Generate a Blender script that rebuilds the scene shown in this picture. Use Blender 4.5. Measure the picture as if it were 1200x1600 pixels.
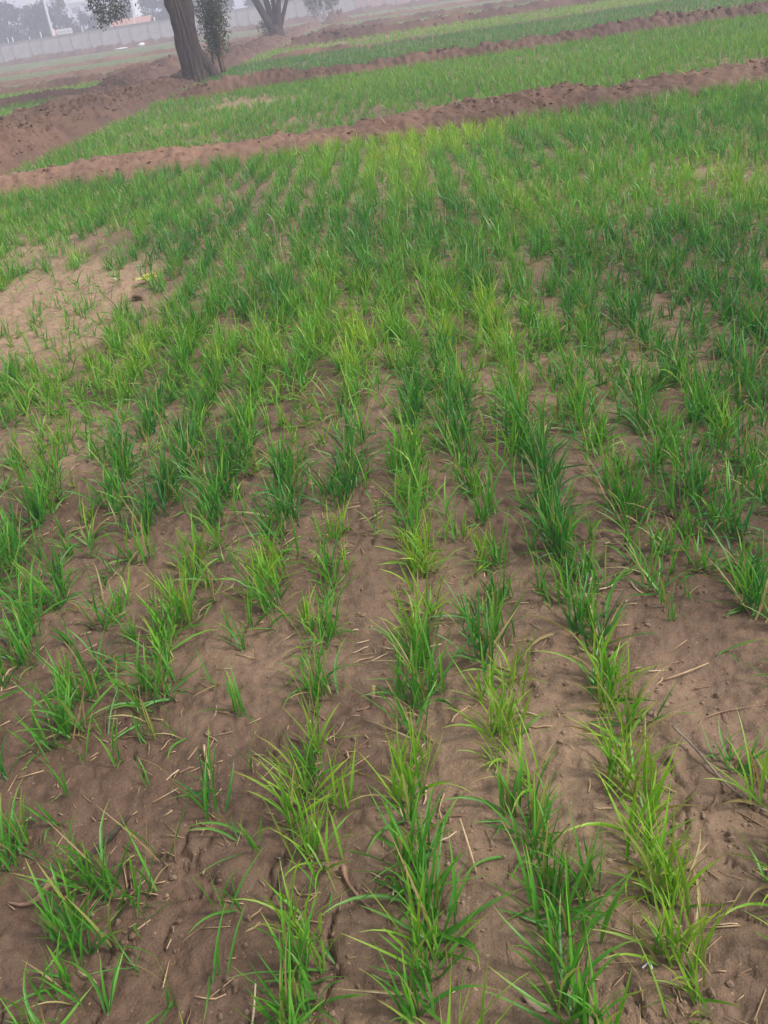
import bpy, math, random
import numpy as np
from mathutils import Vector, Matrix

for o in list(bpy.data.objects):
    bpy.data.objects.remove(o)
sc = bpy.context.scene
COL = sc.collection
rs = np.random.RandomState(11)
random.seed(5)
PI = math.pi
R = math.radians

# ---------------------------------------------------------------- camera
PITCH, ROLL, EYE = R(28.8), R(8.4), 1.5
cam_d = bpy.data.cameras.new('camera')
cam = bpy.data.objects.new('camera', cam_d)
COL.objects.link(cam)
cam_d.sensor_fit = 'VERTICAL'
cam_d.sensor_height = 36.0
cam_d.lens = 36.0 * 1450 / 1600
cam_d.clip_start = 0.05
cam_d.clip_end = 3000
fw = Vector((0, math.cos(PITCH), -math.sin(PITCH)))
dn = Vector((0, -math.sin(PITCH), -math.cos(PITCH)))
rt = Vector((1, 0, 0)) * math.cos(ROLL) + dn * math.sin(ROLL)
up = rt.cross(fw)
m = Matrix((rt, up, -fw)).transposed().to_4x4()
m.translation = Vector((0, 0, EYE))
cam.matrix_world = m
sc.camera = cam

# ---------------------------------------------------------------- sky, sun, exposure
SUN_EL, SUN_AZ = R(48), R(108)          # azimuth clockwise from +Y: the sun stands to the right, a little behind the camera, veiled by haze
w = bpy.data.worlds.new('World')
sc.world = w
w.use_nodes = True
nt = w.node_tree
bg = nt.nodes['Background']
sky = nt.nodes.new('ShaderNodeTexSky')
sky.sky_type = 'NISHITA'
sky.sun_disc = False
sky.sun_elevation = SUN_EL
sky.sun_rotation = SUN_AZ
sky.air_density = 1.0
sky.dust_density = 2.0
sky.ozone_density = 1.0
hs = nt.nodes.new('ShaderNodeHueSaturation')     # an overcast sky has little colour of its own
hs.inputs['Saturation'].default_value = 0.30
nt.links.new(sky.outputs[0], hs.inputs['Color'])
nt.links.new(hs.outputs[0], bg.inputs['Color'])
bg.inputs['Strength'].default_value = 0.115
sd = bpy.data.lights.new('sun', 'SUN')
sd.energy = 1.5
sd.angle = R(10)
sd.color = (1.0, 0.965, 0.92)
sun = bpy.data.objects.new('sun', sd)
COL.objects.link(sun)
sdir = Vector((math.sin(SUN_AZ) * math.cos(SUN_EL), math.cos(SUN_AZ) * math.cos(SUN_EL), math.sin(SUN_EL)))
sun.rotation_euler = sdir.to_track_quat('Z', 'Y').to_euler()
sun.location = (20, 10, 40)
vs = sc.view_settings
vs.view_transform = 'Standard'
vs.look = 'None'
vs.gamma = 1.0
vs.use_curve_mapping = False
vs.exposure = 1.2
sc.cycles.use_denoising = True
sc.cycles.max_bounces = 6
sc.cycles.volume_bounces = 1
sc.cycles.transparent_max_bounces = 12

# ---------------------------------------------------------------- noise
_G = np.random.RandomState(3).rand(256, 256).astype(np.float64)


def vnoise(x, y, seed=0):
    x = np.asarray(x, float) + seed * 17.31
    y = np.asarray(y, float) + seed * 9.77
    xi = np.floor(x).astype(int)
    yi = np.floor(y).astype(int)
    fx = x - xi
    fy = y - yi
    fx = fx * fx * fx * (fx * (fx * 6 - 15) + 10)
    fy = fy * fy * fy * (fy * (fy * 6 - 15) + 10)
    a = _G[xi & 255, yi & 255]
    b = _G[(xi + 1) & 255, yi & 255]
    c = _G[xi & 255, (yi + 1) & 255]
    d = _G[(xi + 1) & 255, (yi + 1) & 255]
    return (a * (1 - fx) + b * fx) * (1 - fy) + (c * (1 - fx) + d * fx) * fy


def fbm(x, y, octv=4, seed=0):
    """about -1..1"""
    s = 0.0
    a = 1.0
    t = 0.0
    ca, sa = math.cos(0.65), math.sin(0.65)
    x = np.asarray(x, float)
    y = np.asarray(y, float)
    for i in range(octv):
        s = s + a * (vnoise(x, y, seed + i * 5) * 2 - 1)
        t += a
        a *= 0.5
        x, y = (ca * x - sa * y) * 2.03, (sa * x + ca * y) * 2.03
    return s / t * 1.5


def worley(x, y, seed=0):
    """F1, F2-F1 of a jittered lattice"""
    xi = np.floor(x).astype(int)
    yi = np.floor(y).astype(int)
    f1 = np.full(x.shape, 9.0)
    f2 = np.full(x.shape, 9.0)
    for i in (-1, 0, 1):
        for j in (-1, 0, 1):
            cx = xi + i
            cy = yi + j
            px = cx + _G[(cx * 7 + seed) & 255, (cy * 3 + 11) & 255]
            py = cy + _G[(cx * 5 + 90 + seed) & 255, (cy * 13 + 31) & 255]
            d = np.hypot(px - x, py - y)
            n1 = np.minimum(f1, d)
            f2 = np.minimum(f2, np.maximum(f1, d))
            f1 = n1
    return f1, f2 - f1


def smooth(e0, e1, x):
    t = np.clip((np.asarray(x, float) - e0) / (e1 - e0), 0, 1)
    return t * t * (3 - 2 * t)


# ---------------------------------------------------------------- mesh helpers
def mesh_np(name, V, F, attrs=None, smooth_sh=True):
    """V (n,3); F a list of (k,c) index arrays; attrs name -> (n,) or (n,3)"""
    me = bpy.data.meshes.new(name)
    V = np.ascontiguousarray(V, dtype=np.float32)
    me.vertices.add(len(V))
    me.vertices.foreach_set('co', V.ravel())
    F = [np.asarray(f, dtype=np.int32) for f in F if len(f)]
    nl = sum(f.size for f in F)
    npoly = sum(len(f) for f in F)
    me.loops.add(nl)
    me.polygons.add(npoly)
    me.loops.foreach_set('vertex_index', np.concatenate([f.ravel() for f in F]))
    tot = np.concatenate([np.full(len(f), f.shape[1], np.int32) for f in F])
    st = np.concatenate([[0], np.cumsum(tot)[:-1]]).astype(np.int32)
    me.polygons.foreach_set('loop_start', st)
    sm = np.full(npoly, bool(smooth_sh))
    if smooth_sh == 'quads':      # loose lumps stay angular
        sm = tot == 4
    me.polygons.foreach_set('use_smooth', sm)
    me.update(calc_edges=True)
    for k, a in (attrs or {}).items():
        a = np.asarray(a, np.float32)
        if a.ndim == 1:
            at = me.attributes.new(k, 'FLOAT', 'POINT')
            at.data.foreach_set('value', a)
        else:
            at = me.attributes.new(k, 'FLOAT_COLOR', 'POINT')
            at.data.foreach_set('color', np.concatenate([a, np.ones((len(a), 1), np.float32)], 1).ravel())
    return me


def link(name, me, mat=None, parent=None, loc=(0, 0, 0), rot=(0, 0, 0), scale=None):
    o = bpy.data.objects.new(name, me)
    COL.objects.link(o)
    if mat is not None and me is not None and not me.materials:
        me.materials.append(mat)
    o.location = loc
    o.rotation_euler = rot
    if scale is not None:
        o.scale = (scale,) * 3 if isinstance(scale, (int, float)) else scale
    if parent is not None:
        o.parent = parent
    return o


def tag(o, label, cat, group=None):
    o['label'] = label
    o['category'] = cat
    if group:
        o['group'] = group
    return o


def kind(o, k, label=None, cat=None):
    o['kind'] = k
    if label:
        o['label'] = label
    if cat:
        o['category'] = cat
    return o


def thing(name, label, cat, loc=(0, 0, 0), rz=0, group=None):
    o = link(name, None, loc=loc, rot=(0, 0, rz))
    o.empty_display_size = 0.1
    return tag(o, label, cat, group)


class MB:
    """collects pieces of one mesh"""

    def __init__(self):
        self.V, self.F4, self.F3, self.n = [], [], [], 0
        self.A = {}

    def add(self, V, F4=(), F3=(), **attrs):
        V = np.asarray(V, float)
        self.V.append(V)
        if len(F4):
            self.F4.append(np.asarray(F4, int) + self.n)
        if len(F3):
            self.F3.append(np.asarray(F3, int) + self.n)
        for k, a in attrs.items():
            self.A.setdefault(k, []).append(np.asarray(a, float))
        self.n += len(V)

    def box(self, x0, x1, y0, y1, z0, z1):
        V = [(x, y, z) for z in (z0, z1) for y in (y0, y1) for x in (x0, x1)]
        self.add(V, [(0, 2, 3, 1), (4, 5, 7, 6), (0, 1, 5, 4), (1, 3, 7, 5), (3, 2, 6, 7), (2, 0, 4, 6)])

    def tube(self, P, rad, n=8, rough=0.0, seed=0, ridges=0, ramp=0.0, cap=True):
        P = np.asarray(P, float)
        rad = np.asarray(rad, float)
        T = np.gradient(P, axis=0)
        T /= np.linalg.norm(T, axis=1)[:, None] + 1e-9
        ref = np.array([0.31, 0.95, 0.05])
        V = []
        th = np.arange(n) / n * 2 * PI
        arc = np.concatenate([[0], np.cumsum(np.linalg.norm(np.diff(P, axis=0), axis=1))])
        for i in range(len(P)):
            a = np.cross(T[i], ref)
            a /= np.linalg.norm(a) + 1e-9
            b = np.cross(T[i], a)
            rr = rad[i] * (1 + rough * fbm(np.cos(th) * 1.7 + seed, np.sin(th) * 1.7 + arc[i] * 1.3, 3, seed))
            if ridges:
                ph = fbm(np.full(n, arc[i] * 1.1), th * 2.0, 2, seed + 3) * 0.6
                rr = rr + ramp * (np.abs(np.sin((th + ph * 0.35) * ridges / 2)) - 0.6)
            V.append(P[i] + np.outer(np.cos(th) * rr, a) + np.outer(np.sin(th) * rr, b))
        V = np.concatenate(V)
        F = []
        for i in range(len(P) - 1):
            for j in range(n):
                k = (j + 1) % n
                F.append((i * n + j, i * n + k, (i + 1) * n + k, (i + 1) * n + j))
        F3 = []
        if cap:
            V = np.concatenate([V, P[:1], P[-1:]])
            c0, c1 = len(P) * n, len(P) * n + 1
            l = (len(P) - 1) * n
            for j in range(n):
                k = (j + 1) % n
                F3 += [(k, j, c0), (l + j, l + k, c1)]
        self.add(V, F, F3)

    def mesh(self, name, smooth_sh=True):
        F = []
        if self.F4:
            F.append(np.concatenate(self.F4))
        if self.F3:
            F.append(np.concatenate(self.F3))
        return mesh_np(name, np.concatenate(self.V), F, {k: np.concatenate(a) for k, a in self.A.items()}, smooth_sh)


# ---------------------------------------------------------------- materials
def new_mat(name):
    mt = bpy.data.materials.new(name)
    mt.use_nodes = True
    n = mt.node_tree
    b = n.nodes['Principled BSDF']
    return mt, n, b


def N(n, t, **kw):
    q = n.nodes.new(t)
    for k, v in kw.items():
        if k.startswith('i_'):
            q.inputs[k[2:]].default_value = v
        else:
            setattr(q, k, v)
    return q


def noise_node(n, scale, detail=4, rough=0.55, vec=None):
    q = N(n, 'ShaderNodeTexNoise')
    q.inputs['Scale'].default_value = scale
    q.inputs['Detail'].default_value = detail
    q.inputs['Roughness'].default_value = rough
    if vec is not None:
        n.links.new(vec, q.inputs['Vector'])
    return q


def ramp(n, src, stops):
    q = N(n, 'ShaderNodeValToRGB')
    e = q.color_ramp.elements
    while len(e) < len(stops):
        e.new(0.5)
    for i, (p, c) in enumerate(stops):
        e[i].position = p
        e[i].color = (*c, 1) if len(c) == 3 else c
    n.links.new(src, q.inputs[0])
    return q


def mix(n, a, b, fac, blend='MIX'):
    q = N(n, 'ShaderNodeMix', data_type='RGBA', blend_type=blend)
    for i, v in ((6, a), (7, b)):
        if isinstance(v, tuple):
            q.inputs[i].default_value = (*v, 1)
        else:
            n.links.new(v, q.inputs[i])
    if isinstance(fac, (int, float)):
        q.inputs[0].default_value = fac
    else:
        n.links.new(fac, q.inputs[0])
    return q.outputs[2]


def soil_mat(name, dry, wet, bump=1.0, scale=1.0, green=None):
    """soil whose colour follows the 'moist' attribute of the sheet"""
    mt, n, b = new_mat(name)
    tc = N(n, 'ShaderNodeTexCoord')
    vec = tc.outputs['Object']
    at = N(n, 'ShaderNodeAttribute', attribute_name='moist')
    n1 = noise_node(n, 2.3 * scale, 6, 0.6, vec)
    n2 = noise_node(n, 26 * scale, 5, 0.65, vec)
    n3 = noise_node(n, 210 * scale, 3, 0.6, vec)
    ad = N(n, 'ShaderNodeMath', operation='MULTIPLY_ADD')
    n.links.new(n1.outputs[0], ad.inputs[0])
    ad.inputs[1].default_value = 0.9
    n.links.new(at.outputs['Fac'], ad.inputs[2])
    sb = N(n, 'ShaderNodeMath', operation='SUBTRACT', use_clamp=True)
    n.links.new(ad.outputs[0], sb.inputs[0])
    sb.inputs[1].default_value = 0.45
    c = mix(n, dry, wet, sb.outputs[0])
    v2 = ramp(n, n2.outputs[0], [(0.25, (0.62, 0.60, 0.60)), (0.5, (1, 1, 1)), (0.78, (1.28, 1.24, 1.18))])
    c = mix(n, c, v2.outputs[0], 0.75, 'MULTIPLY')
    v3 = ramp(n, n3.outputs[0], [(0.3, (0.7, 0.69, 0.68)), (0.5, (1, 1, 1)), (0.72, (1.25, 1.23, 1.2))])
    c = mix(n, c, v3.outputs[0], 0.6, 'MULTIPLY')
    # bits of pale chaff and dark organic crumbs
    sp = noise_node(n, 95 * scale, 2, 0.5, vec)
    spf = ramp(n, sp.outputs[0], [(0.70, (0, 0, 0)), (0.74, (1, 1, 1))])
    c = mix(n, c, (0.30, 0.21, 0.12), spf.outputs[0])
    if green:
        ag = N(n, 'ShaderNodeAttribute', attribute_name='green')
        g1 = noise_node(n, 0.9, 6, 0.7, vec)
        gc = ramp(n, g1.outputs[0], [(0.3, green[0]), (0.7, green[1])])
        gm = N(n, 'ShaderNodeMath', operation='MULTIPLY_ADD', use_clamp=True)
        g2 = noise_node(n, 5.0, 4, 0.7, vec)
        n.links.new(g2.outputs[0], gm.inputs[0])
        gm.inputs[1].default_value = 1.2
        s2 = N(n, 'ShaderNodeMath', operation='SUBTRACT')
        n.links.new(ag.outputs['Fac'], s2.inputs[0])
        s2.inputs[1].default_value = 0.6
        n.links.new(s2.outputs[0], gm.inputs[2])
        gx = N(n, 'ShaderNodeMath', operation='MULTIPLY')
        n.links.new(gm.outputs[0], gx.inputs[0])
        n.links.new(ag.outputs['Fac'], gx.inputs[1])
        c = mix(n, c, gc.outputs[0], gx.outputs[0])
    n.links.new(c, b.inputs['Base Color'])
    rr = N(n, 'ShaderNodeMapRange')
    n.links.new(sb.outputs[0], rr.inputs[0])
    rr.inputs[3].default_value = 0.95
    rr.inputs[4].default_value = 0.66
    n.links.new(rr.outputs[0], b.inputs['Roughness'])
    b.inputs['Specular IOR Level'].default_value = 0.3
    b1 = N(n, 'ShaderNodeBump', i_Strength=0.6 * bump, i_Distance=0.02)
    n.links.new(n2.outputs[0], b1.inputs['Height'])
    b2 = N(n, 'ShaderNodeBump', i_Strength=0.5 * bump, i_Distance=0.004)
    n.links.new(n3.outputs[0], b2.inputs['Height'])
    n.links.new(b1.outputs[0], b2.inputs['Normal'])
    n.links.new(b2.outputs[0], b.inputs['Normal'])
    return mt


def leaf_mat(name, attr='leafcol', trans=0.35, rough=0.42, spec=0.5, bump=0.0):
    mt, n, b = new_mat(name)
    at = N(n, 'ShaderNodeAttribute', attribute_name=attr)
    n.links.new(at.outputs['Color'], b.inputs['Base Color'])
    b.inputs['Roughness'].default_value = rough
    b.inputs['Specular IOR Level'].default_value = spec
    tr = N(n, 'ShaderNodeBsdfTranslucent')
    tcol = mix(n, at.outputs['Color'], (1.25, 1.35, 0.55), 1.0, 'MULTIPLY')
    n.links.new(tcol, tr.inputs['Color'])
    mx = N(n, 'ShaderNodeMixShader')
    mx.inputs[0].default_value = trans
    n.links.new(b.outputs[0], mx.inputs[1])
    n.links.new(tr.outputs[0], mx.inputs[2])
    n.links.new(mx.outputs[0], n.nodes['Material Output'].inputs['Surface'])
    return mt


def noisy_mat(name, c0, c1, scale=8, rough=0.85, bump=0.3, stretch=(1, 1, 1), spec=0.3, dist=0.02):
    mt, n, b = new_mat(name)
    tc = N(n, 'ShaderNodeTexCoord')
    mp = N(n, 'ShaderNodeMapping')
    mp.inputs['Scale'].default_value = stretch
    n.links.new(tc.outputs['Object'], mp.inputs['Vector'])
    q = noise_node(n, scale, 6, 0.65, mp.outputs[0])
    r_ = ramp(n, q.outputs[0], [(0.28, c0), (0.72, c1)])
    n.links.new(r_.outputs[0], b.inputs['Base Color'])
    b.inputs['Roughness'].default_value = rough
    b.inputs['Specular IOR Level'].default_value = spec
    bp = N(n, 'ShaderNodeBump', i_Strength=bump, i_Distance=dist)
    n.links.new(q.outputs[0], bp.inputs['Height'])
    n.links.new(bp.outputs[0], b.inputs['Normal'])
    return mt


M = {}
M['soil'] = soil_mat('field_soil', (0.285, 0.192, 0.122), (0.111, 0.066, 0.041), green=((0.045, 0.11, 0.03), (0.11, 0.19, 0.055)))
M['bank'] = soil_mat('bank_soil', (0.230, 0.135, 0.088), (0.085, 0.046, 0.030), bump=0.7, scale=0.6)
M['crumb'] = soil_mat('soil_crumb', (0.300, 0.205, 0.134), (0.114, 0.070, 0.046), bump=0.1)
M['wheat'] = leaf_mat('wheat_leaf')
M['tree_leaf'] = leaf_mat('tree_leaf', trans=0.2, rough=0.5, spec=0.4)
M['straw'] = noisy_mat('dry_straw', (0.30, 0.185, 0.10), (0.50, 0.36, 0.21), 30, 0.7, 0.2)
M['straw_pale'] = noisy_mat('pale_straw', (0.42, 0.30, 0.19), (0.62, 0.48, 0.33), 40, 0.7, 0.3)
M['straw_brown'] = noisy_mat('brown_straw', (0.16, 0.09, 0.055), (0.32, 0.20, 0.12), 30, 0.8, 0.3)
M['dark_wood'] = noisy_mat('dark_twig', (0.03, 0.022, 0.018), (0.07, 0.048, 0.036), 40, 0.8, 0.4)
M['grey_wood'] = noisy_mat('grey_twig', (0.10, 0.075, 0.06), (0.34, 0.27, 0.22), 25, 0.8, 0.4)
M['root'] = noisy_mat('brown_root', (0.17, 0.095, 0.06), (0.33, 0.20, 0.13), 45, 0.8, 0.5)
M['bark'] = noisy_mat('grey_brown_bark', (0.014, 0.011, 0.010), (0.105, 0.076, 0.062), 7, 0.92, 1.0, (3.4, 3.4, 0.42), dist=0.05)
M['bark_dark'] = noisy_mat('dark_bark', (0.030, 0.024, 0.022), (0.10, 0.078, 0.066), 7, 0.92, 0.9, (3.2, 3.2, 0.55), dist=0.05)
M['bark_white'] = noisy_mat('pale_smooth_bark', (0.42, 0.38, 0.35), (0.72, 0.69, 0.65), 5, 0.8, 0.3)
M['concrete'] = noisy_mat('weathered_concrete', (0.34, 0.32, 0.31), (0.52, 0.49, 0.47), 1.1, 0.9, 0.2)
M['concrete_post'] = noisy_mat('darker_concrete', (0.27, 0.255, 0.25), (0.42, 0.40, 0.385), 2.0, 0.9, 0.2)
M['concrete_pink'] = noisy_mat('pinkish_plaster', (0.40, 0.30, 0.26), (0.52, 0.40, 0.35), 1.0, 0.9, 0.2)
M['white_paint'] = noisy_mat('white_paint', (0.70, 0.69, 0.67), (0.82, 0.81, 0.80), 3, 0.6, 0.05)
M['pale_metal'] = noisy_mat('galvanised_metal', (0.50, 0.50, 0.52), (0.64, 0.64, 0.66), 6, 0.45, 0.05)
M['red_paint'] = noisy_mat('faded_red_sheet', (0.36, 0.12, 0.09), (0.48, 0.19, 0.14), 2, 0.7, 0.1)
M['orange'] = noisy_mat('orange_sheet', (0.36, 0.19, 0.14), (0.44, 0.25, 0.19), 2, 0.7, 0.1)
M['bld'] = noisy_mat('pale_render', (0.66, 0.65, 0.66), (0.78, 0.77, 0.78), 0.4, 0.8, 0.05)
M['glass_dark'] = noisy_mat('window_glass', (0.10, 0.12, 0.15), (0.17, 0.19, 0.22), 1, 0.15, 0.0, spec=0.6)
M['sign_ink'] = noisy_mat('faded_sign_paint', (0.38, 0.38, 0.42), (0.50, 0.50, 0.54), 5, 0.7, 0.0)
M['plastic'] = noisy_mat('white_plastic', (0.55, 0.55, 0.56), (0.7, 0.7, 0.7), 20, 0.35, 0.05)
wm, wn, wb = new_mat('still_water')
wb.inputs['Base Color'].default_value = (0.055, 0.047, 0.040, 1)
wb.inputs['Roughness'].default_value = 0.06
wb.inputs['Specular IOR Level'].default_value = 0.8
_q = noise_node(wn, 9, 3, 0.5)
_b = N(wn, 'ShaderNodeBump', i_Strength=0.04, i_Distance=0.02)
wn.links.new(_q.outputs[0], _b.inputs['Height'])
wn.links.new(_b.outputs[0], wb.inputs['Normal'])
M['water'] = wm

# ---------------------------------------------------------------- ground sheet
ROW_S, ROW_0, ROW_D = 0.074, -0.347, 0.2265       # sown rows: x = ROW_0 + ROW_D*k + ROW_S*y
CRACKS = [  # open drying cracks, as polylines in metres
    [(-0.515, 1.46), (-0.505, 1.42), (-0.52, 1.39), (-0.50, 1.36), (-0.505, 1.335)],
    [(0.25, 0.985), (0.29, 0.975), (0.285, 0.955), (0.30, 0.93), (0.295, 0.905), (0.32, 0.88)],
    [(-0.55, 1.86), (-0.50, 1.89), (-0.42, 1.93), (-0.35, 1.945)],
    [(-0.66, 2.0), (-0.70, 1.93), (-0.70, 1.86), (-0.76, 1.82)],
    [(-0.33, 1.72), (-0.345, 1.66), (-0.33, 1.62)],
    [(-0.30, 1.42), (-0.31, 1.36), (-0.335, 1.31), (-0.325, 1.25)],
    [(-0.20, 1.18), (-0.215, 1.12), (-0.205, 1.07), (-0.23, 1.02)],
    [(-0.62, 1.30), (-0.56, 1.28), (-0.50, 1.29), (-0.44, 1.27)],
    [(-0.70, 1.74), (-0.66, 1.70), (-0.65, 1.64)],
    [(0.50, 1.33), (0.56, 1.31), (0.60, 1.325), (0.68, 1.29)],
    [(-1.62, 5.62), (-1.45, 5.66), (-1.28, 5.61), (-1.15, 5.66)],
    [(-2.25, 6.9), (-2.05, 7.05), (-1.85, 7.35), (-1.7, 7.5)],
    [(-1.75, 5.95), (-1.6, 5.98), (-1.42, 6.1)],
    [(-2.3, 6.3), (-2.1, 6.25), (-1.95, 6.35)],
]


def crack_depth(x, y):
    d = np.full(x.shape, 9.0)
    jx = 0.012 * fbm(x * 22, y * 22, 3, 41)
    jy = 0.012 * fbm(x * 22, y * 22, 3, 47)
    X, Y = x + jx, y + jy
    for pl in CRACKS:
        for (ax, ay), (bx, by) in zip(pl[:-1], pl[1:]):
            vx, vy = bx - ax, by - ay
            t = np.clip(((X - ax) * vx + (Y - ay) * vy) / (vx * vx + vy * vy), 0, 1)
            d = np.minimum(d, np.hypot(X - ax - t * vx, Y - ay - t * vy))
    wd = np.where(y > 4, 0.016, 0.0052)
    hand = np.clip(1 - d / wd, 0, 1)
    # the net of fine drying cracks, open only in patches
    wx = x + 0.05 * fbm(x * 5, y * 5, 3, 51)
    wy = y + 0.05 * fbm(x * 5, y * 5, 3, 57)
    f1, e = worley(wx * 4.6, wy * 4.6, 7)
    msk = smooth(-0.35, 0.2, fbm(x * 1.7, y * 1.7, 2, 61))
    net = np.clip(1 - e / 0.042, 0, 1) * msk
    return np.maximum(hand, net * 0.8)


def ground_h(x, y, fine=True):
    x = np.asarray(x, float)
    y = np.asarray(y, float)
    h = 0.010 * fbm(x * 1.6, y * 1.6, 3, 1) + 0.006 * fbm(x * 6, y * 6, 3, 2)
    r = (x - ROW_S * y - ROW_0) / ROW_D
    fade = 1 - smooth(10.6, 12.1, y)
    h = h + fade * 0.006 * np.cos(2 * PI * r + PI) * (0.6 + 0.5 * fbm(x * 1.1, y * 1.1, 2, 8))
    if fine:
        h = h + 0.006 * fbm(x * 17, y * 17, 3, 3) + 0.0028 * fbm(x * 55, y * 55, 3, 19) - 0.006 * smooth(0.35, 0.8, fbm(x * 30, y * 30, 2, 14))
        # clods: lumpy patches
        f1, e = worley(x * 15, y * 15, 3)
        cm = smooth(0.1, 0.7, fbm(x * 2.6, y * 2.6, 3, 12))
        h = h + fade * cm * 0.022 * np.clip(0.55 - f1, 0, 1)
        h = h - fade * 0.022 * crack_depth(x, y)
    return h


def fan(y):
    return np.maximum(0.5 * (y + 1.4), 0.75)


DRY = [(-1.95, 6.3, 0.9, 1.5, 0.95), (-1.6, 5.2, 0.55, 0.6, 0.8), (-2.8, 8.2, 0.9, 1.2, 0.6), (-0.5, 1.55, 0.45, 0.4, 0.15),
       (-1.55, 20, 1.6, 2.2, 0.8), (-2.6, 17.5, 1.3, 1.5, 0.6), (-0.4, 2.0, 0.3, 0.3, 0.2)]


def moisture(x, y):
    m_ = 0.70 + 0.42 * fbm(x * 1.3, y * 1.3, 4, 21) - 0.012 * np.clip(y - 2.0, 0, 9)
    m_ = m_ + 0.16 * smooth(0.1, 0.5, x) * (1 - smooth(3, 5, y))
    for cx, cy, rx, ry, s in DRY:
        q = np.hypot((x - cx) / rx, (y - cy) / ry) + 0.25 * fbm(x * 1.5, y * 1.5, 3, 23)
        m_ = m_ - 0.75 * s * (1 - smooth(0.35, 1.15, q))
    return np.clip(m_, -0.1, 1)


def greenness(x, y):
    """thin far crop cover, where single plants cannot be told apart"""
    g = 0.85 * smooth(50, 66, y)
    left = smooth(-5.5, -8.5, x - 0.068 * (y - 30))
    g = np.maximum(g, left * 0.6 * smooth(16, 30, y))
    return g * (0.75 + 0.4 * fbm(x * 0.05, y * 0.16, 3, 77))


def build_ground():
    ys = [-48, -30, -16, -8, -4, -2, -1, -0.5, 0, 0.3]
    y = 0.5
    while y < 13.2:
        ys.append(y)
        y += 0.0043 * (y + 0.9)
    while y < 40:
        ys.append(y)
        y *= 1.02
    while y < 600:
        ys.append(y)
        y *= 1.06
    ys.append(620.0)
    ys = np.array(ys)
    u = np.linspace(-1, 1, 430)
    ext = 1.0 * 1.22 ** np.arange(1, 36)
    u = np.concatenate([-ext[::-1], u, ext])
    Y, U = np.meshgrid(ys, u, indexing='ij')
    X = np.clip(U * fan(Y), -640, 640)
    # keep clipped columns apart
    X = X + np.where(np.abs(U * fan(Y)) > 640, U * 0.002, 0)
    Z = ground_h(X, Y)
    nr, nc = Y.shape
    V = np.stack([X, Y, Z], -1).reshape(-1, 3)
    i = np.arange(nr - 1)[:, None] * nc + np.arange(nc - 1)[None, :]
    F = np.stack([i, i + 1, i + nc + 1, i + nc], -1).reshape(-1, 4)
    xx, yy = V[:, 0], V[:, 1]
    me = mesh_np('field_ground', V, [F], {'moist': moisture(xx, yy), 'green': greenness(xx, yy)})
    return kind(link('field_ground', me, M['soil']), 'structure', 'brown field soil with drying cracks', 'soil')


build_ground()


# ---------------------------------------------------------------- earth banks and field bunds
def ico():
    t = (1 + 5 ** 0.5) / 2
    V = np.array([(-1, t, 0), (1, t, 0), (-1, -t, 0), (1, -t, 0), (0, -1, t), (0, 1, t), (0, -1, -t), (0, 1, -t), (t, 0, -1), (t, 0, 1), (-t, 0, -1), (-t, 0, 1)], float)
    V /= np.linalg.norm(V[0])
    F = [(0, 11, 5), (0, 5, 1), (0, 1, 7), (0, 7, 10), (0, 10, 11), (1, 5, 9), (5, 11, 4), (11, 10, 2), (10, 7, 6), (7, 1, 8), (3, 9, 4), (3, 4, 2), (3, 2, 6), (3, 6, 8), (3, 8, 9), (4, 9, 5), (2, 4, 11), (6, 2, 10), (8, 6, 7), (9, 8, 1)]
    return V, np.array(F)


ICO_V, ICO_F = ico()


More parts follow.
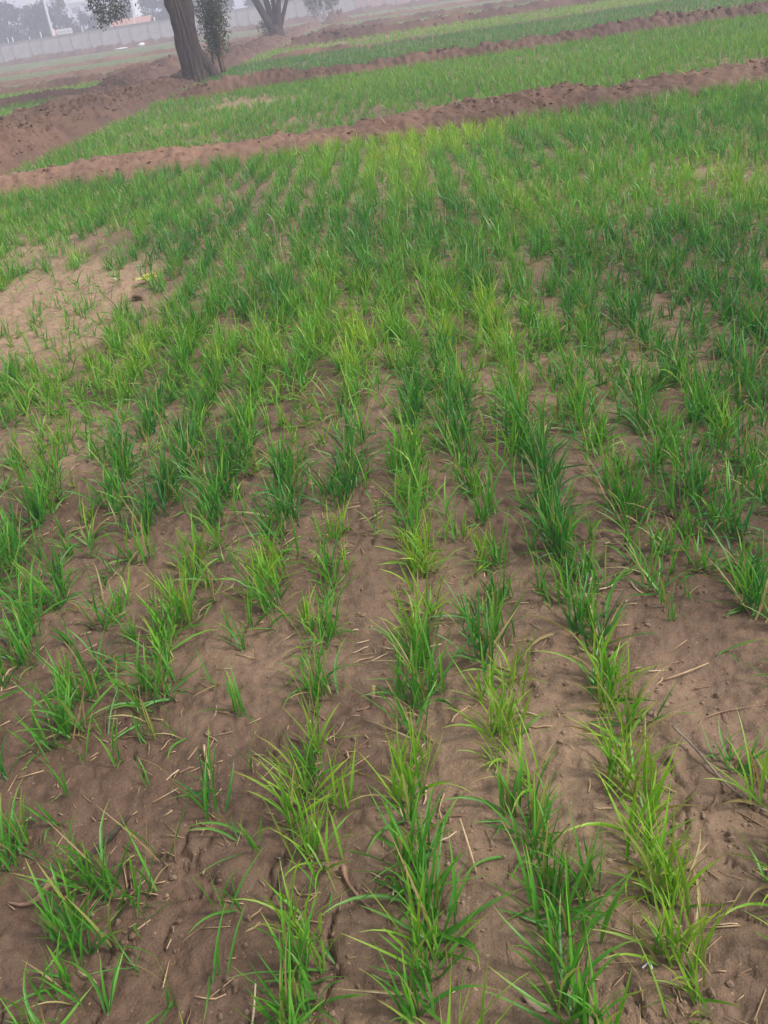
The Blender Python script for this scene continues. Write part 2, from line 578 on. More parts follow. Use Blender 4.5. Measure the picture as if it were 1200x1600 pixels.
def bank(name, label, axis, s0, s1, width, height, step, along='x', rough=1.0, moist=0.55, clods=0, seed=0, hmod=None, mmod=None, clod_size=(0.010, 0.028)):
    """axis(s) gives the other ground coordinate; along says which coordinate s is"""
    nv = max(7, int(width * 1.1 / step * 0.8))
    if along == 'y':          # finer where it is near
        s = [s0]
        while s[-1] < s1:
            s.append(s[-1] + max(step, 0.0022 * s[-1]))
        s = np.array(s)
        s1 = s[-1]
        ns = len(s)
    else:
        ns = int((s1 - s0) / step) + 1
        s = np.linspace(s0, s1, ns)
    v = np.linspace(-1.12, 1.12, nv)
    S, W = np.meshgrid(s, v, indexing='ij')
    wob = 0.16 * width * fbm(S * 0.55 / width, S * 0 + seed, 3, seed + 4)
    hw = width / 2 * (1 + 0.22 * fbm(S * 0.9 / width, S * 0 + 3.3, 3, seed + 9))
    O = W * hw + wob
    prof = np.clip(1 - W * W, 0, 1) ** 0.9
    hh = height * (1 + 0.35 * fbm(S * 0.8 / width, S * 0 + 7.7, 3, seed + 2))
    if hmod is not None:
        hh = hh * hmod(S)
    end = smooth(0, 0.8 * width, S - s0) * smooth(0, 0.8 * width, s1 - S)
    hh = hh * (0.15 + 0.85 * end)
    f1, e = worley(S * 7, O * 7, seed)
    n1 = fbm(S * 3.2, O * 3.2, 4, seed + 1)
    n2 = fbm(S * 11, O * 11, 4, seed + 6)
    lump = 0.5 * (1 - smooth(0.12, 0.62, f1))
    n3 = np.abs(fbm(S * 7, O * 7, 3, seed + 8))
    Z = hh * prof + rough * prof ** 0.4 * height * (0.22 * n1 + 0.24 * n2 + 0.34 * lump + 0.20 * n3 - 0.12) - 0.035 * smooth(0.86, 1.12, np.abs(W))
    rg = smooth(-0.3, 0.5, fbm(S * 0.9, O * 0.9, 2, seed + 14)) * 0.8 + 0.2
    Z = Z + rg * min(1.3, rough) * prof ** 0.3 * (0.040 * fbm(S * 22, O * 22, 3, seed + 16) + 0.030 * np.abs(fbm(S * 12, O * 12, 2, seed + 17)))
    A = axis(S)
    X, Y = (S, A + O) if along == 'x' else (A + O, S)
    V = np.stack([X, Y, Z], -1).reshape(-1, 3)
    i = np.arange(ns - 1)[:, None] * nv + np.arange(nv - 1)[None, :]
    F = np.stack([i, i + 1, i + nv + 1, i + nv], -1).reshape(-1, 4)
    if along == 'x':
        F = F[:, ::-1]
    mo = np.clip(moist + 0.25 * fbm(X * 0.9, Y * 0.9, 3, seed + 31) - 0.25 * prof * (rough < 0.8) + (0 if mmod is None else mmod(X, Y)), -0.1, 1)
    mb = MB()
    mb.add(V, F, moist=mo.ravel())
    q = np.random.RandomState(seed + 100)
    for _ in range(clods * 3):
        a, b = q.randint(ns), int(np.clip(q.normal(0.5, 0.24), 0.02, 0.98) * (nv - 1))
        p = np.array([X[a, b], Y[a, b], Z[a, b]])
        if q.rand() > rg[a, b]:
            continue
        sz = clod_size[0] * 0.7 + (clod_size[1] * 1.25 - clod_size[0] * 0.7) * q.rand() ** 3.2
        cv = ICO_V * (1 + 0.45 * q.uniform(-1, 1, (12, 1))) * sz * np.array([q.uniform(0.8, 1.6), q.uniform(0.7, 1.2), q.uniform(0.5, 0.9)])
        an = q.uniform(0, 6.3)
        c, sn = math.cos(an), math.sin(an)
        cv = np.stack([cv[:, 0] * c - cv[:, 1] * sn, cv[:, 0] * sn + cv[:, 1] * c, cv[:, 2]], 1)
        mb.add(cv + p + np.array([0, 0, -sz * 0.2]), F3=ICO_F, moist=np.full(12, mo[a, b] - q.uniform(0.05, 0.35)))
    o = link(name, mb.mesh(name, 'quads'), M['bank'])
    return kind(o, 'structure', label, 'earth bank')


bank('field_bund', 'trampled brown earth bund across the field beyond the sparse near crop', lambda s: 12.3 + 0 * s, -4.9, 9.0, 1.35, 0.20, 0.03, rough=0.62, moist=0.74, clods=2200, seed=3,
     mmod=lambda X, Y: 0.25 * smooth(-0.5, 4.0, X) - 0.28 * (1 - smooth(-3.5, 0.5, X)))
bank('field_bund', 'second cloddy earth bund between the even green field and the dark green field', lambda s: 23.7 - 0.03 * (s + 2), -3.6, 17, 1.0, 0.26, 0.045, rough=0.9, moist=0.8, clods=500, seed=7, clod_size=(0.02, 0.045))
bank('field_bund', 'low thin earth bund between dark green and bright green crop', lambda s: 37.0 + 0 * s, -2.0, 24, 0.8, 0.14, 0.08, rough=1.0, moist=0.7, seed=12, hmod=lambda S: 1.5 - 1.1 * smooth(-1.5, 3.0, S))
bank('field_bund', 'dark lumpy earth bund beyond the bright green crop strip', lambda s: 47.0 + 0.03 * s, -1.6, 34, 1.1, 0.36, 0.12, rough=0.9, moist=0.8, clods=160, seed=15, clod_size=(0.05, 0.12))
bank('field_bund', 'hazy thin earth bund near the tree with white trunks', lambda s: 66.0 - 0.03 * s, -0.2, 48, 1.1, 0.33, 0.16, rough=0.9, moist=0.75, seed=18)
bank('field_bund', 'farthest pale earth bund before the pinkish wall', lambda s: 90.0 + 0 * s, 2.0, 66, 1.1, 0.22, 0.22, rough=1.2, moist=0.45, seed=21)
AX = lambda y: -4.2 + 0.068 * (y - 30)


def near_h(S):
    return (1 - 0.52 * smooth(25.5, 28.5, S) + 0.42 * smooth(32, 36, S)) * (1 - 0.25 * smooth(48, 62, S)) * (0.75 + 0.25 * smooth(8, 13, S))


bank('ditch_bank', 'cloddy reddish earth bank along the ditch, the big tree growing on it', AX, 9.0, 98, 1.75, 0.40, 0.034, along='y', rough=0.85, moist=0.92, clods=2200, seed=25, hmod=near_h, clod_size=(0.02, 0.05),
     mmod=lambda X, Y: -0.30 * smooth(48, 62, Y))
bank('ditch_bank', 'earth bank on the far side of the ditch from the big tree', lambda y: AX(y) - 2.25, 14, 96, 1.6, 0.40, 0.05, along='y', rough=0.85, moist=0.92, clods=1000, seed=29, clod_size=(0.02, 0.055),
     hmod=lambda S: 0.5 + 0.42 * smooth(29, 35, S) - 0.45 * smooth(44, 56, S), mmod=lambda X, Y: -0.35 * smooth(46, 60, Y))
bank('field_bund', 'dark bund meeting the ditch beyond the green corner plot', lambda s: 32.5 + 0 * s, -17, -6.5, 1.0, 0.22, 0.07, rough=1.0, moist=0.95, seed=33)
bank('field_bund', 'brown bund beyond the narrow bright green strip left of the ditch', lambda s: 40.5 + 0 * s, -26, -5.8, 1.2, 0.32, 0.1, rough=1.0, moist=0.8, seed=36)
bank('field_bund', 'faint broken bund in the hazy plots left of the ditch', lambda s: 54 + 0.05 * s, -34, -4.5, 1.2, 0.20, 0.14, rough=1.2, moist=0.5, seed=39)
bank('field_bund', 'pale low bund before the boundary wall left of the ditch', lambda s: 75 + 0 * s, -48, -3.5, 1.5, 0.20, 0.2, rough=1.2, moist=0.4, seed=42)
bank('wall_mound', 'rough earth heaped along the foot of the boundary wall', lambda s: 129.0 + 0 * s, -80, 30, 2.0, 0.50, 0.25, rough=1.3, moist=0.75, seed=45)
bank('soil_heap', 'small reddish soil heap at the foot of the white trunked tree', lambda s: 93.9 + 0 * s, 0.9, 3.6, 1.2, 0.75, 0.1, rough=1.0, moist=0.6, seed=48)


# ---------------------------------------------------------------- water
def water(name, label, cx, cy, rx, ry, z, seed):
    th = np.linspace(0, 2 * PI, 41)[:-1]
    rr = 1 + 0.35 * fbm(np.cos(th) * 1.4, np.sin(th) * 1.4, 3, seed)
    V = np.stack([cx + rx * rr * np.cos(th), cy + ry * rr * np.sin(th), np.full(40, z)], 1)
    V = np.concatenate([V, [(cx, cy, z)]])
    o = link(name, mesh_np(name, V, [np.array([(i, (i + 1) % 40, 40) for i in range(40)])]), M['water'])
    return kind(o, 'structure', label, 'water')


water('ditch_water', 'grey still water lying in the ditch beside the big tree', AX(31) - 1.12, 31.0, 0.34, 3.6, 0.05, 3)
PUDDLES = [(0.15, 33.2, 0.28, 0.9), (0.45, 33.9, 0.2, 0.6), (0.28, 29.6, 0.35, 0.6), (-0.75, 28.6, 0.5, 0.5), (-0.35, 29.8, 0.3, 0.5), (-1.0, 30.4, 0.35, 0.5), (-0.75, 34.2, 0.45, 0.5)]
for i, (a, b, c, d) in enumerate(PUDDLES):
    water('puddle', 'small bright rain puddle in the dark green crop', a, b, c, d, 0.03, 60 + i)

# ---------------------------------------------------------------- wheat
C_DARK, C_MID, C_YEL = np.array([0.026, 0.150, 0.028]), np.array([0.096, 0.300, 0.026]), np.array([0.300, 0.450, 0.036])
C_TIP, C_DRY = np.array([0.40, 0.33, 0.07]), np.array([0.36, 0.25, 0.12])


def tint_col(t):
    t = np.clip(t, 0, 1)[..., None]
    return np.where(t < 0.5, C_DARK + (C_MID - C_DARK) * t * 2, C_MID + (C_YEL - C_MID) * (t - 0.5) * 2)


def leaves(B, az, a0, bend, L, W, tint, ns=5, fold=True, seed=0, dry=None, floor=None):
    """many grass blades at once: B (n,3) bases, az heading, a0 angle from upright, bend further droop, L length, W width"""
    q = np.random.RandomState(seed)
    n = len(L)
    t = np.linspace(0, 1, ns + 1)
    a = a0[:, None] + bend[:, None] * t[None, :] ** 1.7
    a = np.minimum(a, 2.3)
    am = (a[:, 1:] + a[:, :-1]) / 2
    ds = (L / ns)[:, None]
    r = np.concatenate([np.zeros((n, 1)), np.cumsum(np.sin(am) * ds, 1)], 1)
    z = np.concatenate([np.zeros((n, 1)), np.cumsum(np.cos(am) * ds, 1)], 1)
    swy = q.normal(0, 0.28, n)
    azt = az[:, None] + swy[:, None] * t[None, :]
    # heading change integrated roughly
    X = B[:, 0:1] + r * np.cos(azt)
    Y = B[:, 1:2] + r * np.sin(azt)
    Z = B[:, 2:3] + z
    lo = (B[:, 2:3] if floor is None else floor[:, None]) + 0.004
    Z = np.maximum(Z, np.minimum(lo, B[:, 2:3] + 0.004))
    wp = W[:, None] * np.minimum(1, 0.55 + 1.6 * t)[None, :] * (1 - t ** 2.4)[None, :] + 0.0004
    tau = q.normal(0, 0.55, n)[:, None] + q.normal(0, 1.1, n)[:, None] * t[None, :]
    S = np.stack([-np.sin(azt), np.cos(azt), 0 * azt], -1)
    T = np.stack([np.sin(a) * np.cos(azt), np.sin(a) * np.sin(azt), np.cos(a)], -1)
    Nn = np.cross(T, S)
    D = np.cos(tau)[..., None] * S + np.sin(tau)[..., None] * Nn
    NN = np.cross(T, D)
    Cn = np.stack([X, Y, Z], -1)
    hw = wp[..., None] / 2
    if fold:
        P = np.stack([Cn - D * hw + NN * hw * 0.5, Cn, Cn + D * hw + NN * hw * 0.5], 2)
        m_ = 3
    else:
        P = np.stack([Cn - D * hw, Cn + D * hw], 2)
        m_ = 2
    V = P.reshape(-1, 3)
    base = (np.arange(n) * (ns + 1) * m_)[:, None, None]
    ring = (np.arange(ns) * m_)[None, :, None]
    acr = np.arange(m_ - 1)[None, None, :]
    i = base + ring + acr
    F = np.stack([i, i + 1, i + m_ + 1, i + m_], -1).reshape(-1, 4)
    lt = tint[:, None] + 0 * t[None, :] + 0.30 * (t[None, :] - 0.45)
    c = tint_col(lt)
    tipd = np.where(q.rand(n) < 0.25 + 0.35 * np.clip(tint, 0, 1), q.uniform(0.3, 1, n), 0)
    tf = (smooth(0.72, 1.0, t)[None, :] * tipd[:, None])[..., None]
    c = c * (1 - tf) + C_TIP * tf
    bf = (0.45 * (1 - smooth(0, 0.18, t)))[None, :, None]
    c = c * (1 - bf) + np.array([0.16, 0.22, 0.07]) * bf
    if dry is not None:
        df = dry[:, None, None]
        c = c * (1 - df) + C_DRY * df
    c = c * q.uniform(0.82, 1.18, (n, 1, 1))
    c = np.repeat(c[:, :, None, :], m_, 2).reshape(-1, 3)
    return V, F, c


def tuft_params(q, nl, h, tint, sparse):
    """blade parameters of one plant: offsets, heading, angles, length, width, tint, dryness"""
    low = q.rand(nl) < (0.45 if sparse else 0.36)
    off = q.normal(0, 1, (nl, 2)) * np.array([0.007, 0.007] if sparse else [0.014, 0.018])
    az = q.uniform(0, 2 * PI, nl)
    a0 = np.where(low, R(1) * q.uniform(32, 66, nl), np.abs(q.normal(0, R(14), nl)) + R(2))
    bend = np.where(low, R(1) * q.uniform(15, 75, nl), np.abs(q.normal(R(21), R(22), nl)))
    L = np.where(low, q.uniform(0.085, 0.175, nl), q.uniform(0.11, 0.21, nl)) * h
    W = q.uniform(0.0042, 0.0080, nl) * (0.8 + 0.2 * h)
    tt = tint + q.normal(0, 0.14, nl) - low * 0.08
    dry = np.where(q.rand(nl) < (0.06 + 0.02 * sparse + 0.10 * low), q.uniform(0.5, 1, nl), 0)
    return off, az, a0, bend, L, W, tt, dry


# what grows in each sown row of the near plot: row -> (from y, to y, density, tint, height), metres along the field
ROWS = {
    -4: [(1.87, 2.27, 0.9, 0.35, 1), (2.27, 2.62, 0.8, 0.3, 0.95), (2.69, 3.04, 0.5, 0.4, 0.9), (3.07, 3.59, 1, 0.2, 1.1), (3.65, 4.32, 0.8, 0.25, 1)],
    -3: [(1.35, 1.52, 0.5, 0.5, 0.9), (1.68, 1.74, 0.3, 0.3, 0.8), (1.78, 2.0, 1, 0.45, 1), (2.25, 2.45, 0.8, 0.5, 0.9), (2.54, 2.75, 0.5, 0.4, 0.9), (2.82, 3.39, 1, 0.15, 1.15), (3.45, 4.23, 0.9, 0.2, 1.05)],
    -2: [(1.0, 1.12, 0.5, 0.5, 0.9), (1.19, 1.39, 0.7, 0.4, 0.9), (1.73, 1.85, 0.4, 0.4, 0.7), (1.87, 2.08, 1, 0.45, 1), (2.08, 2.39, 0.7, 0.55, 0.95), (2.46, 2.77, 0.8, 0.68, 0.95), (2.84, 3.5, 1, 0.2, 1.1), (3.56, 4.14, 0.8, 0.4, 1.05)],
    -1: [(0.97, 1.07, 0.12, 0.6, 0.8), (1.26, 1.32, 0.2, 0.6, 0.8), (1.42, 1.55, 0.3, 0.35, 0.9), (1.71, 1.8, 0.15, 0.3, 0.7), (2.0, 2.08, 0.3, 0.7, 0.8), (2.17, 2.44, 1, 0.55, 1.05), (2.47, 2.63, 0.35, 0.5, 0.9), (2.67, 3.19, 1, 0.2, 1.1), (3.19, 3.89, 0.3, 0.5, 0.8), (3.97, 4.58, 0.9, 0.5, 1)],
    0: [(0.94, 1.1, 1.0, 0.55, 1.0), (1.1, 1.24, 0.6, 0.7, 0.9), (1.31, 1.54, 0.75, 0.75, 0.95), (1.54, 1.75, 0.4, 0.6, 0.8), (1.79, 1.95, 1, 0.4, 0.95), (2.03, 2.41, 0.85, 0.5, 0.95), (2.41, 2.77, 0.4, 0.6, 0.85), (2.77, 3.28, 1, 0.15, 1.1), (3.28, 3.66, 0.85, 0.25, 1), (3.66, 4.04, 0.9, 0.5, 0.9), (4.04, 4.74, 0.9, 0.8, 0.95), (4.74, 5.53, 0.7, 0.55, 0.9), (5.53, 6.88, 1, 0.12, 1.1)],
    1: [(0.9, 1.09, 0.7, 0.6, 1), (1.12, 1.39, 1, 0.55, 1.05), (1.4, 1.59, 0.8, 0.6, 0.95), (1.64, 2.12, 1, 0.62, 1), (2.15, 2.46, 0.8, 0.65, 0.95), (2.5, 3.26, 1, 0.35, 1.05), (3.26, 3.95, 0.9, 0.15, 1.05), (3.95, 5.03, 0.7, 0.5, 0.9)],
    2: [(0.87, 0.99, 1, 0.5, 1.1), (0.99, 1.16, 0.9, 0.5, 1.05), (1.16, 1.33, 0.95, 0.5, 1.05), (1.33, 1.59, 0.6, 0.6, 0.85), (1.61, 1.82, 0.8, 0.65, 0.9), (1.82, 2.16, 1, 0.35, 1), (2.16, 2.43, 0.7, 0.55, 0.9), (2.55, 3.13, 0.85, 0.25, 1), (3.13, 4.1, 1, 0.1, 1.1)],
    3: [(0.84, 0.94, 0.5, 0.5, 0.9), (1.0, 1.09, 0.9, 0.7, 1), (1.09, 1.29, 1, 0.65, 1.1), (1.29, 1.54, 0.9, 0.7, 1.05), (1.54, 1.79, 0.9, 0.62, 1), (1.87, 2.23, 1, 0.3, 1.1), (2.23, 2.89, 1, 0.1, 1.2), (2.89, 3.41, 1, 0.3, 1.1), (3.41, 4.01, 0.95, 0.5, 1), (4.01, 4.92, 0.9, 0.72, 0.95), (4.92, 5.91, 1, 0.12, 1.1)],
    4: [(0.84, 0.98, 0.3, 0.6, 0.9), (0.98, 1.1, 0.85, 0.65, 1), (1.12, 1.34, 0.7, 0.62, 0.95), (1.34, 1.49, 0.2, 0.5, 0.8), (1.88, 2.13, 0.5, 0.45, 1), (2.23, 2.58, 0.4, 0.4, 0.9), (2.58, 2.97, 0.5, 0.4, 0.9), (2.97, 3.67, 0.6, 0.4, 1)],
    5: [(0.77, 1.04, 0.5, 0.6, 0.9), (1.2, 1.3, 0.5, 0.55, 0.9), (1.66, 1.89, 0.6, 0.35, 1), (1.89, 2.14, 0.5, 0.4, 0.9), (2.21, 2.6, 0.6, 0.2, 1.05), (2.6, 3.58, 0.55, 0.35, 1)],
    6: [(1.26, 1.4, 0.6, 0.4, 1), (1.61, 1.78, 0.7, 0.3, 1), (1.86, 2.25, 0.5, 0.35, 0.9), (2.25, 3.49, 0.5, 0.35, 1)],
}
# patches of the near plot: x, y, rx, ry, density factor, tint shift, height factor
PATCH = [(-2.0, 6.3, 0.62, 1.05, 0.40, 0.05, 0.85), (-1.75, 5.15, 0.36, 0.5, 0.35, 0.0, 0.85), (-1.45, 6.2, 0.3, 0.5, 0.4, 0, 0.9), (-2.9, 8.3, 0.8, 1.0, 0.6, 0.05, 0.9), (-1.95, 7.7, 0.4, 0.8, 0.5, 0.1, 0.9),
         (-0.42, 5.25, 0.30, 0.55, 1.6, -0.28, 1.2), (-0.83, 5.2, 0.16, 0.3, 1.5, -0.25, 1.15), (0.45, 7.4, 0.25, 2.0, 1.3, 0.0, 1.0), (0.95, 6.7, 0.18, 0.9, 1.4, -0.35, 1.15),
         (1.25, 11.3, 0.9, 1.3, 1.3, 0.38, 1.0), (0.55, 9.2, 0.35, 1.8, 1.3, 0.3, 1.0), (3.0, 7.2, 0.35, 0.35, 0.6, 0.6, 0.9), (1.5, 4.75, 0.7, 0.45, 0.8, 0.1, 0.9), (1.05, 5.4, 0.3, 0.5, 0.65, 0.05, 0.9),
         (1.35, 3.8, 0.35, 0.3, 0.6, 0.05, 0.9), (2.3, 6.3, 0.5, 0.6, 0.8, 0.15, 0.85), (2.0, 8.5, 0.5, 0.8, 0.9, 0.1, 0.85), (-0.9, 9.6, 0.5, 0.9, 0.7, 0, 0.9), (1.95, 5.6, 0.3, 0.4, 1.3, -0.2, 1.1)]


def gen_near():
    q = np.random.RandomState(21)
    out = []
    for k in range(-44, 48):
        y = 0.62 + q.uniform(0, 0.05)
        ph = q.uniform(0, 50)
        while y < 11.65:
            xr = ROW_0 + ROW_D * k + ROW_S * y
            wx = 0.028 * float(fbm(y * 1.3 + ph, k * 3.1, 2, 5))
            x = xr + wx
            if x < -0.38 * y - 1.5 or x > 0.47 * y + 1.2:
                y += 0.06
                continue
            den = float(0.66 + 0.65 * fbm(x * 0.55, y * 0.4, 2, 33) + 0.85 * fbm(y * 2.3 + ph, k * 7.7, 2, 34))
            den = min(max(den, 0.10), 1)
            den += 0.22 * float(smooth(3.5, 6.5, y))
            den = min(max(den, 0.1 + 0.35 * float(smooth(4, 7, y)) + 0.3 * float(smooth(8, 10, y))), 1)
            tint = float(0.37 + 0.22 * fbm(x * 0.7, y * 0.45, 2, 35) - 0.10 * smooth(0.12, 0.3, x / y) + 0.18 * fbm(y * 1.6 + ph, k * 5.3, 2, 36))
            h = 1.0
            if k in ROWS and y < ROWS[k][-1][1]:
                den, tint, h = 0.02, 0.5, 0.8
                for a, b, d, t, hh in ROWS[k]:
                    if a - 0.02 <= y <= b:
                        den, tint, h = d, t, hh
                near = 1 - float(smooth(1.5, 2.2, y))
                if den > 0.1:
                    den = min(max(den + (0.40 - 0.12 * near) * float(fbm(y * 5.5 + ph, k * 2.9, 2, 39)) + 0.04 + (0.22 * near if k >= 0 else 0.05) + (0.2 if k >= 4 and y > 1.55 else 0), 0.03), 1)
                tint += 0.10 * float(fbm(y * 3.5 + ph, k * 4.1, 2, 40))
            else:
                for cx, cy, rx, ry, fd, ft, fh in PATCH:
                    qq = math.hypot((x - cx) / rx, (y - cy) / ry) + 0.35 * float(fbm(x * 2.2, y * 2.2, 2, 37))
                    g = 1 - float(smooth(0.45, 1.3, qq))
                    den *= 1 + (fd - 1) * g
                    tint += ft * g
                    h *= 1 + (fh - 1) * g
            den = min(den, 1.0 - 0.25 * float(smooth(0.15, 0.3, x / y)))
            if q.rand() < 0.25 + 0.75 * den if den > 0.3 else q.rand() < den * 1.5:
                sparse = den < 0.45 or q.rand() < 0.12
                nl = int(q.randint(4, 9) if sparse else (q.randint(11, 20) if y < 4 else q.randint(13, 22)) * (0.65 + 0.4 * den))
                out.append((x + q.normal(0, 0.022 + 0.020 * float(smooth(2.5, 6, y))), y + q.normal(0, 0.014), h * q.uniform(0.86, 1.12) * (0.86 if sparse else 1), tint + q.normal(0, 0.06), nl, sparse))
            y += (0.045 if y < 4 else 0.05) if den > 0.55 else 0.062
    # plants that came up between the rows
    for _ in range(9800):
        y = 0.85 + 10.75 * q.rand() ** 0.75
        x = q.uniform(-0.40 * y - 0.5, 0.48 * y + 0.5)
        pr = (0.36 + 0.5 * float(smooth(2.2, 1.2, y)) * float(smooth(0.0, 0.35, x)) + (0.55 * float(smooth(3.0, 5, y)) - 0.22 * float(smooth(6, 8, y))) + 0.6 * float(smooth(0.16, 0.4, x / y))) * float(smooth(-0.5, 0.3, fbm(x * 0.9, y * 0.6, 2, 38)))
        for cx, cy, rx, ry, fd, ft, fh in PATCH:
            if math.hypot((x - cx) / rx, (y - cy) / ry) < 1 and fd < 1:
                pr *= min(1, fd)
        if q.rand() < pr:
            out.append((x, y, q.uniform(0.6, 1.0), float(0.40 + 0.22 * fbm(x * 0.7, y * 0.45, 2, 35) - 0.08 * smooth(0.12, 0.3, x / y)), int(q.randint(3, 6) if y < 3 else q.randint(5, 12)), True))
    # weeds creeping up the feet of the trampled bund
    for _ in range(420):
        x = q.uniform(-4.6, 7.2)
        side = q.rand() < 0.6
        y = q.normal(11.74, 0.09) if side else q.normal(12.93, 0.08)
        if q.rand() < float(smooth(-0.2, 0.5, fbm(x * 1.3, side * 5.0, 3, 44))):
            out.append((x, y, q.uniform(0.6, 0.95), 0.4 + q.normal(0, 0.1), int(q.randint(5, 11)), True))
    return out


tufts = gen_near()


def in_view(x, y):
    return y > 0.74 and -0.37 * y - 0.42 < x < 0.455 * y + 0.16


tufts.sort(key=lambda p: (not in_view(p[0], p[1]), math.hypot(p[0], p[1])))
NEAR = tufts[:300]
REST = tufts[300:]

CLS = [(0.16, 'deep'), (0.44, 'bright'), (0.74, 'yellow')]
LIB = {}
_s = 500
for tv, nm in CLS:
    for low in (0, 1):
        for v in range(16):
            q = np.random.RandomState(_s)
            _s += 1
            one = lambda f: np.array([f])
            a0 = q.uniform(32, 66) if low else abs(q.normal(0, 13)) + 3
            bd = q.uniform(15, 75) if low else abs(q.normal(21, 22))
            L = q.uniform(0.085, 0.175) if low else q.uniform(0.11, 0.21)
            dry = (0.9 if v > 12 else 0.0) if low else (1.0 if v == 15 else (0.0 if v < 14 else 0.5))
            V, F, c = leaves(np.zeros((1, 3)), one(0.0), one(R(a0)), one(R(bd)), one(L), one(q.uniform(0.0045, 0.0084)), one(tv + q.normal(0, 0.09) - 0.06 * low), 6, True, _s, one(dry))
            me = mesh_np('wheat_leaf', V, [F], {'leafcol': c})
            me.materials.append(M['wheat'])
            LIB[(nm, low, v)] = me

WL = {
    'deep': ('thick deep green young wheat tuft growing in a sown row', 'deep green wheat tufts'),
    'bright': ('fresh mid green young wheat tuft growing in a sown row', 'fresh green wheat tufts'),
    'yellow': ('pale yellow-green young wheat tuft growing in a sown row', 'yellow-green wheat tufts'),
    'thin': ('thin lone wheat seedling with few leaves on bare soil', 'thin wheat seedlings'),
}
GH = ground_h(np.array([p[0] for p in NEAR]), np.array([p[1] for p in NEAR]))
qn = np.random.RandomState(77)
for i, (x, y, h, tint, nl, sparse) in enumerate(NEAR):
    nm = 'deep' if tint < 0.30 else ('bright' if tint < 0.585 else 'yellow')
    lab, grp = WL['thin' if sparse else nm]
    z = float(GH[i]) - 0.003
    name = 'wheat_seedling' if sparse else 'wheat_tuft'
    if i < 180:
        t = thing(name, lab, 'wheat plant', (x, y, z), qn.uniform(0, 6.28), grp)
        nl = min(nl + (0 if sparse else 2), 22)
        for j in range(nl):
            low = int(qn.rand() < (0.45 if sparse else 0.36))
            v = qn.randint(0, 15) if qn.rand() < 0.95 else 15
            sp = 0.007 if sparse else 0.016
            link('leaf', LIB[(nm, low, v)], None, t, (qn.normal(0, sp), qn.normal(0, sp), 0), (qn.normal(0, 0.06), qn.normal(0, 0.06), qn.uniform(0, 6.28)), h * qn.uniform(0.85, 1.15))
    else:
        off, az, a0, bd, L, W, tt, dry = tuft_params(qn, nl + 2, h * 1.0, {'deep': 0.16, 'bright': 0.44, 'yellow': 0.74}[nm], sparse)
        B = np.concatenate([off, np.zeros((len(off), 1))], 1)
        V, F, c = leaves(B, az, a0, bd, L, W, tt, 4, True, 9000 + i, dry)
        tag(link(name, mesh_np(name, V, [F], {'leafcol': c}), M['wheat'], None, (x, y, z)), lab, 'wheat plant', grp)


def crop(name, label, pts, seed, ns, fold, wmul=1.0, nmul=1.0):
    """one mass of wheat: pts rows of x, y, height, tint, leaves, sparse"""
    q = np.random.RandomState(seed)
    cols = [[] for _ in range(9)]
    gh = ground_h(np.array([p[0] for p in pts]), np.array([p[1] for p in pts]))
    for (x, y, h, tint, nl, sparse), g in zip(pts, gh):
        n_ = max(2, int(nl * nmul))
        off, az, a0, bd, L, W, tt, dry = tuft_params(q, n_, h, tint, sparse)
        cols[0].append(np.column_stack([x + off[:, 0], y + off[:, 1], np.full(n_, g - 0.003)]))
        for c_, v in zip(cols[1:], (az, a0, bd, L, W * wmul, tt, dry)):
            c_.append(v)
    B, az, a0, bd, L, W, tt, dry = [np.concatenate(c_) for c_ in cols[:8]]
    V, F, c = leaves(B, az, a0, bd, L, W, tt, ns, fold, seed + 1, dry)
    o = link(name, mesh_np(name, V, [F], {'leafcol': c}), M['wheat'])
    return kind(o, 'stuff', label, 'wheat')


mid = [p for p in REST if p[1] < 6.0]
far = [p for p in REST if p[1] >= 6.0]
crop('wheat_crop', 'patchy rows of young wheat with bare soil between', mid, 300, 4, True, 1.05)
crop('wheat_crop', 'denser young wheat in front of the trampled bund', far, 310, 3, False, 1.08, 0.85)


def gen_field(y0, y1, dx, dy, fx0, fx1, tint, tv, h, nl, seed, edge=None, bare=()):
    q = np.random.RandomState(seed)
    out = []
    x0, x1 = fx0(y1), fx1(y1)
    ks = np.arange(int((x0 - ROW_S * y1) / dx) - 2, int((x1 - ROW_S * y0) / dx) + 2)
    ys = np.arange(y0, y1, dy)
    K, Y = np.meshgrid(ks, ys, indexing='ij')
    Y = Y + q.uniform(-0.5, 0.5, Y.shape) * dy
    X = K * dx + ROW_S * Y + q.normal(0, 0.06, Y.shape) + 0.02 * fbm(Y * 0.7, K * 3.3, 2, seed)
    keep = (X > fx0(Y)) & (X < fx1(Y)) & (Y > y0) & (Y < y1)
    X, Y = X[keep], Y[keep]
    den = 0.85 + 0.5 * fbm(X * 0.5, Y * 0.3, 3, seed + 1)
    T = tint + tv * fbm(X * 0.35, Y * 0.22, 3, seed + 2)
    for cx, cy, rx, ry, fd in bare:
        g = 1 - smooth(0.5, 1.1, np.hypot((X - cx) / rx, (Y - cy) / ry) + 0.3 * fbm(X * 1.4, Y * 1.4, 2, 5))
        den = den * (1 + (fd - 1) * g)
        T = T + 0.2 * g
    sel = q.rand(len(X)) < den
    X, Y, T = X[sel], Y[sel], T[sel]
    H = h * q.uniform(0.85, 1.15, len(X))
    return [(x, y, hh, t, nl, False) for x, y, hh, t in zip(X, Y, H, T)]


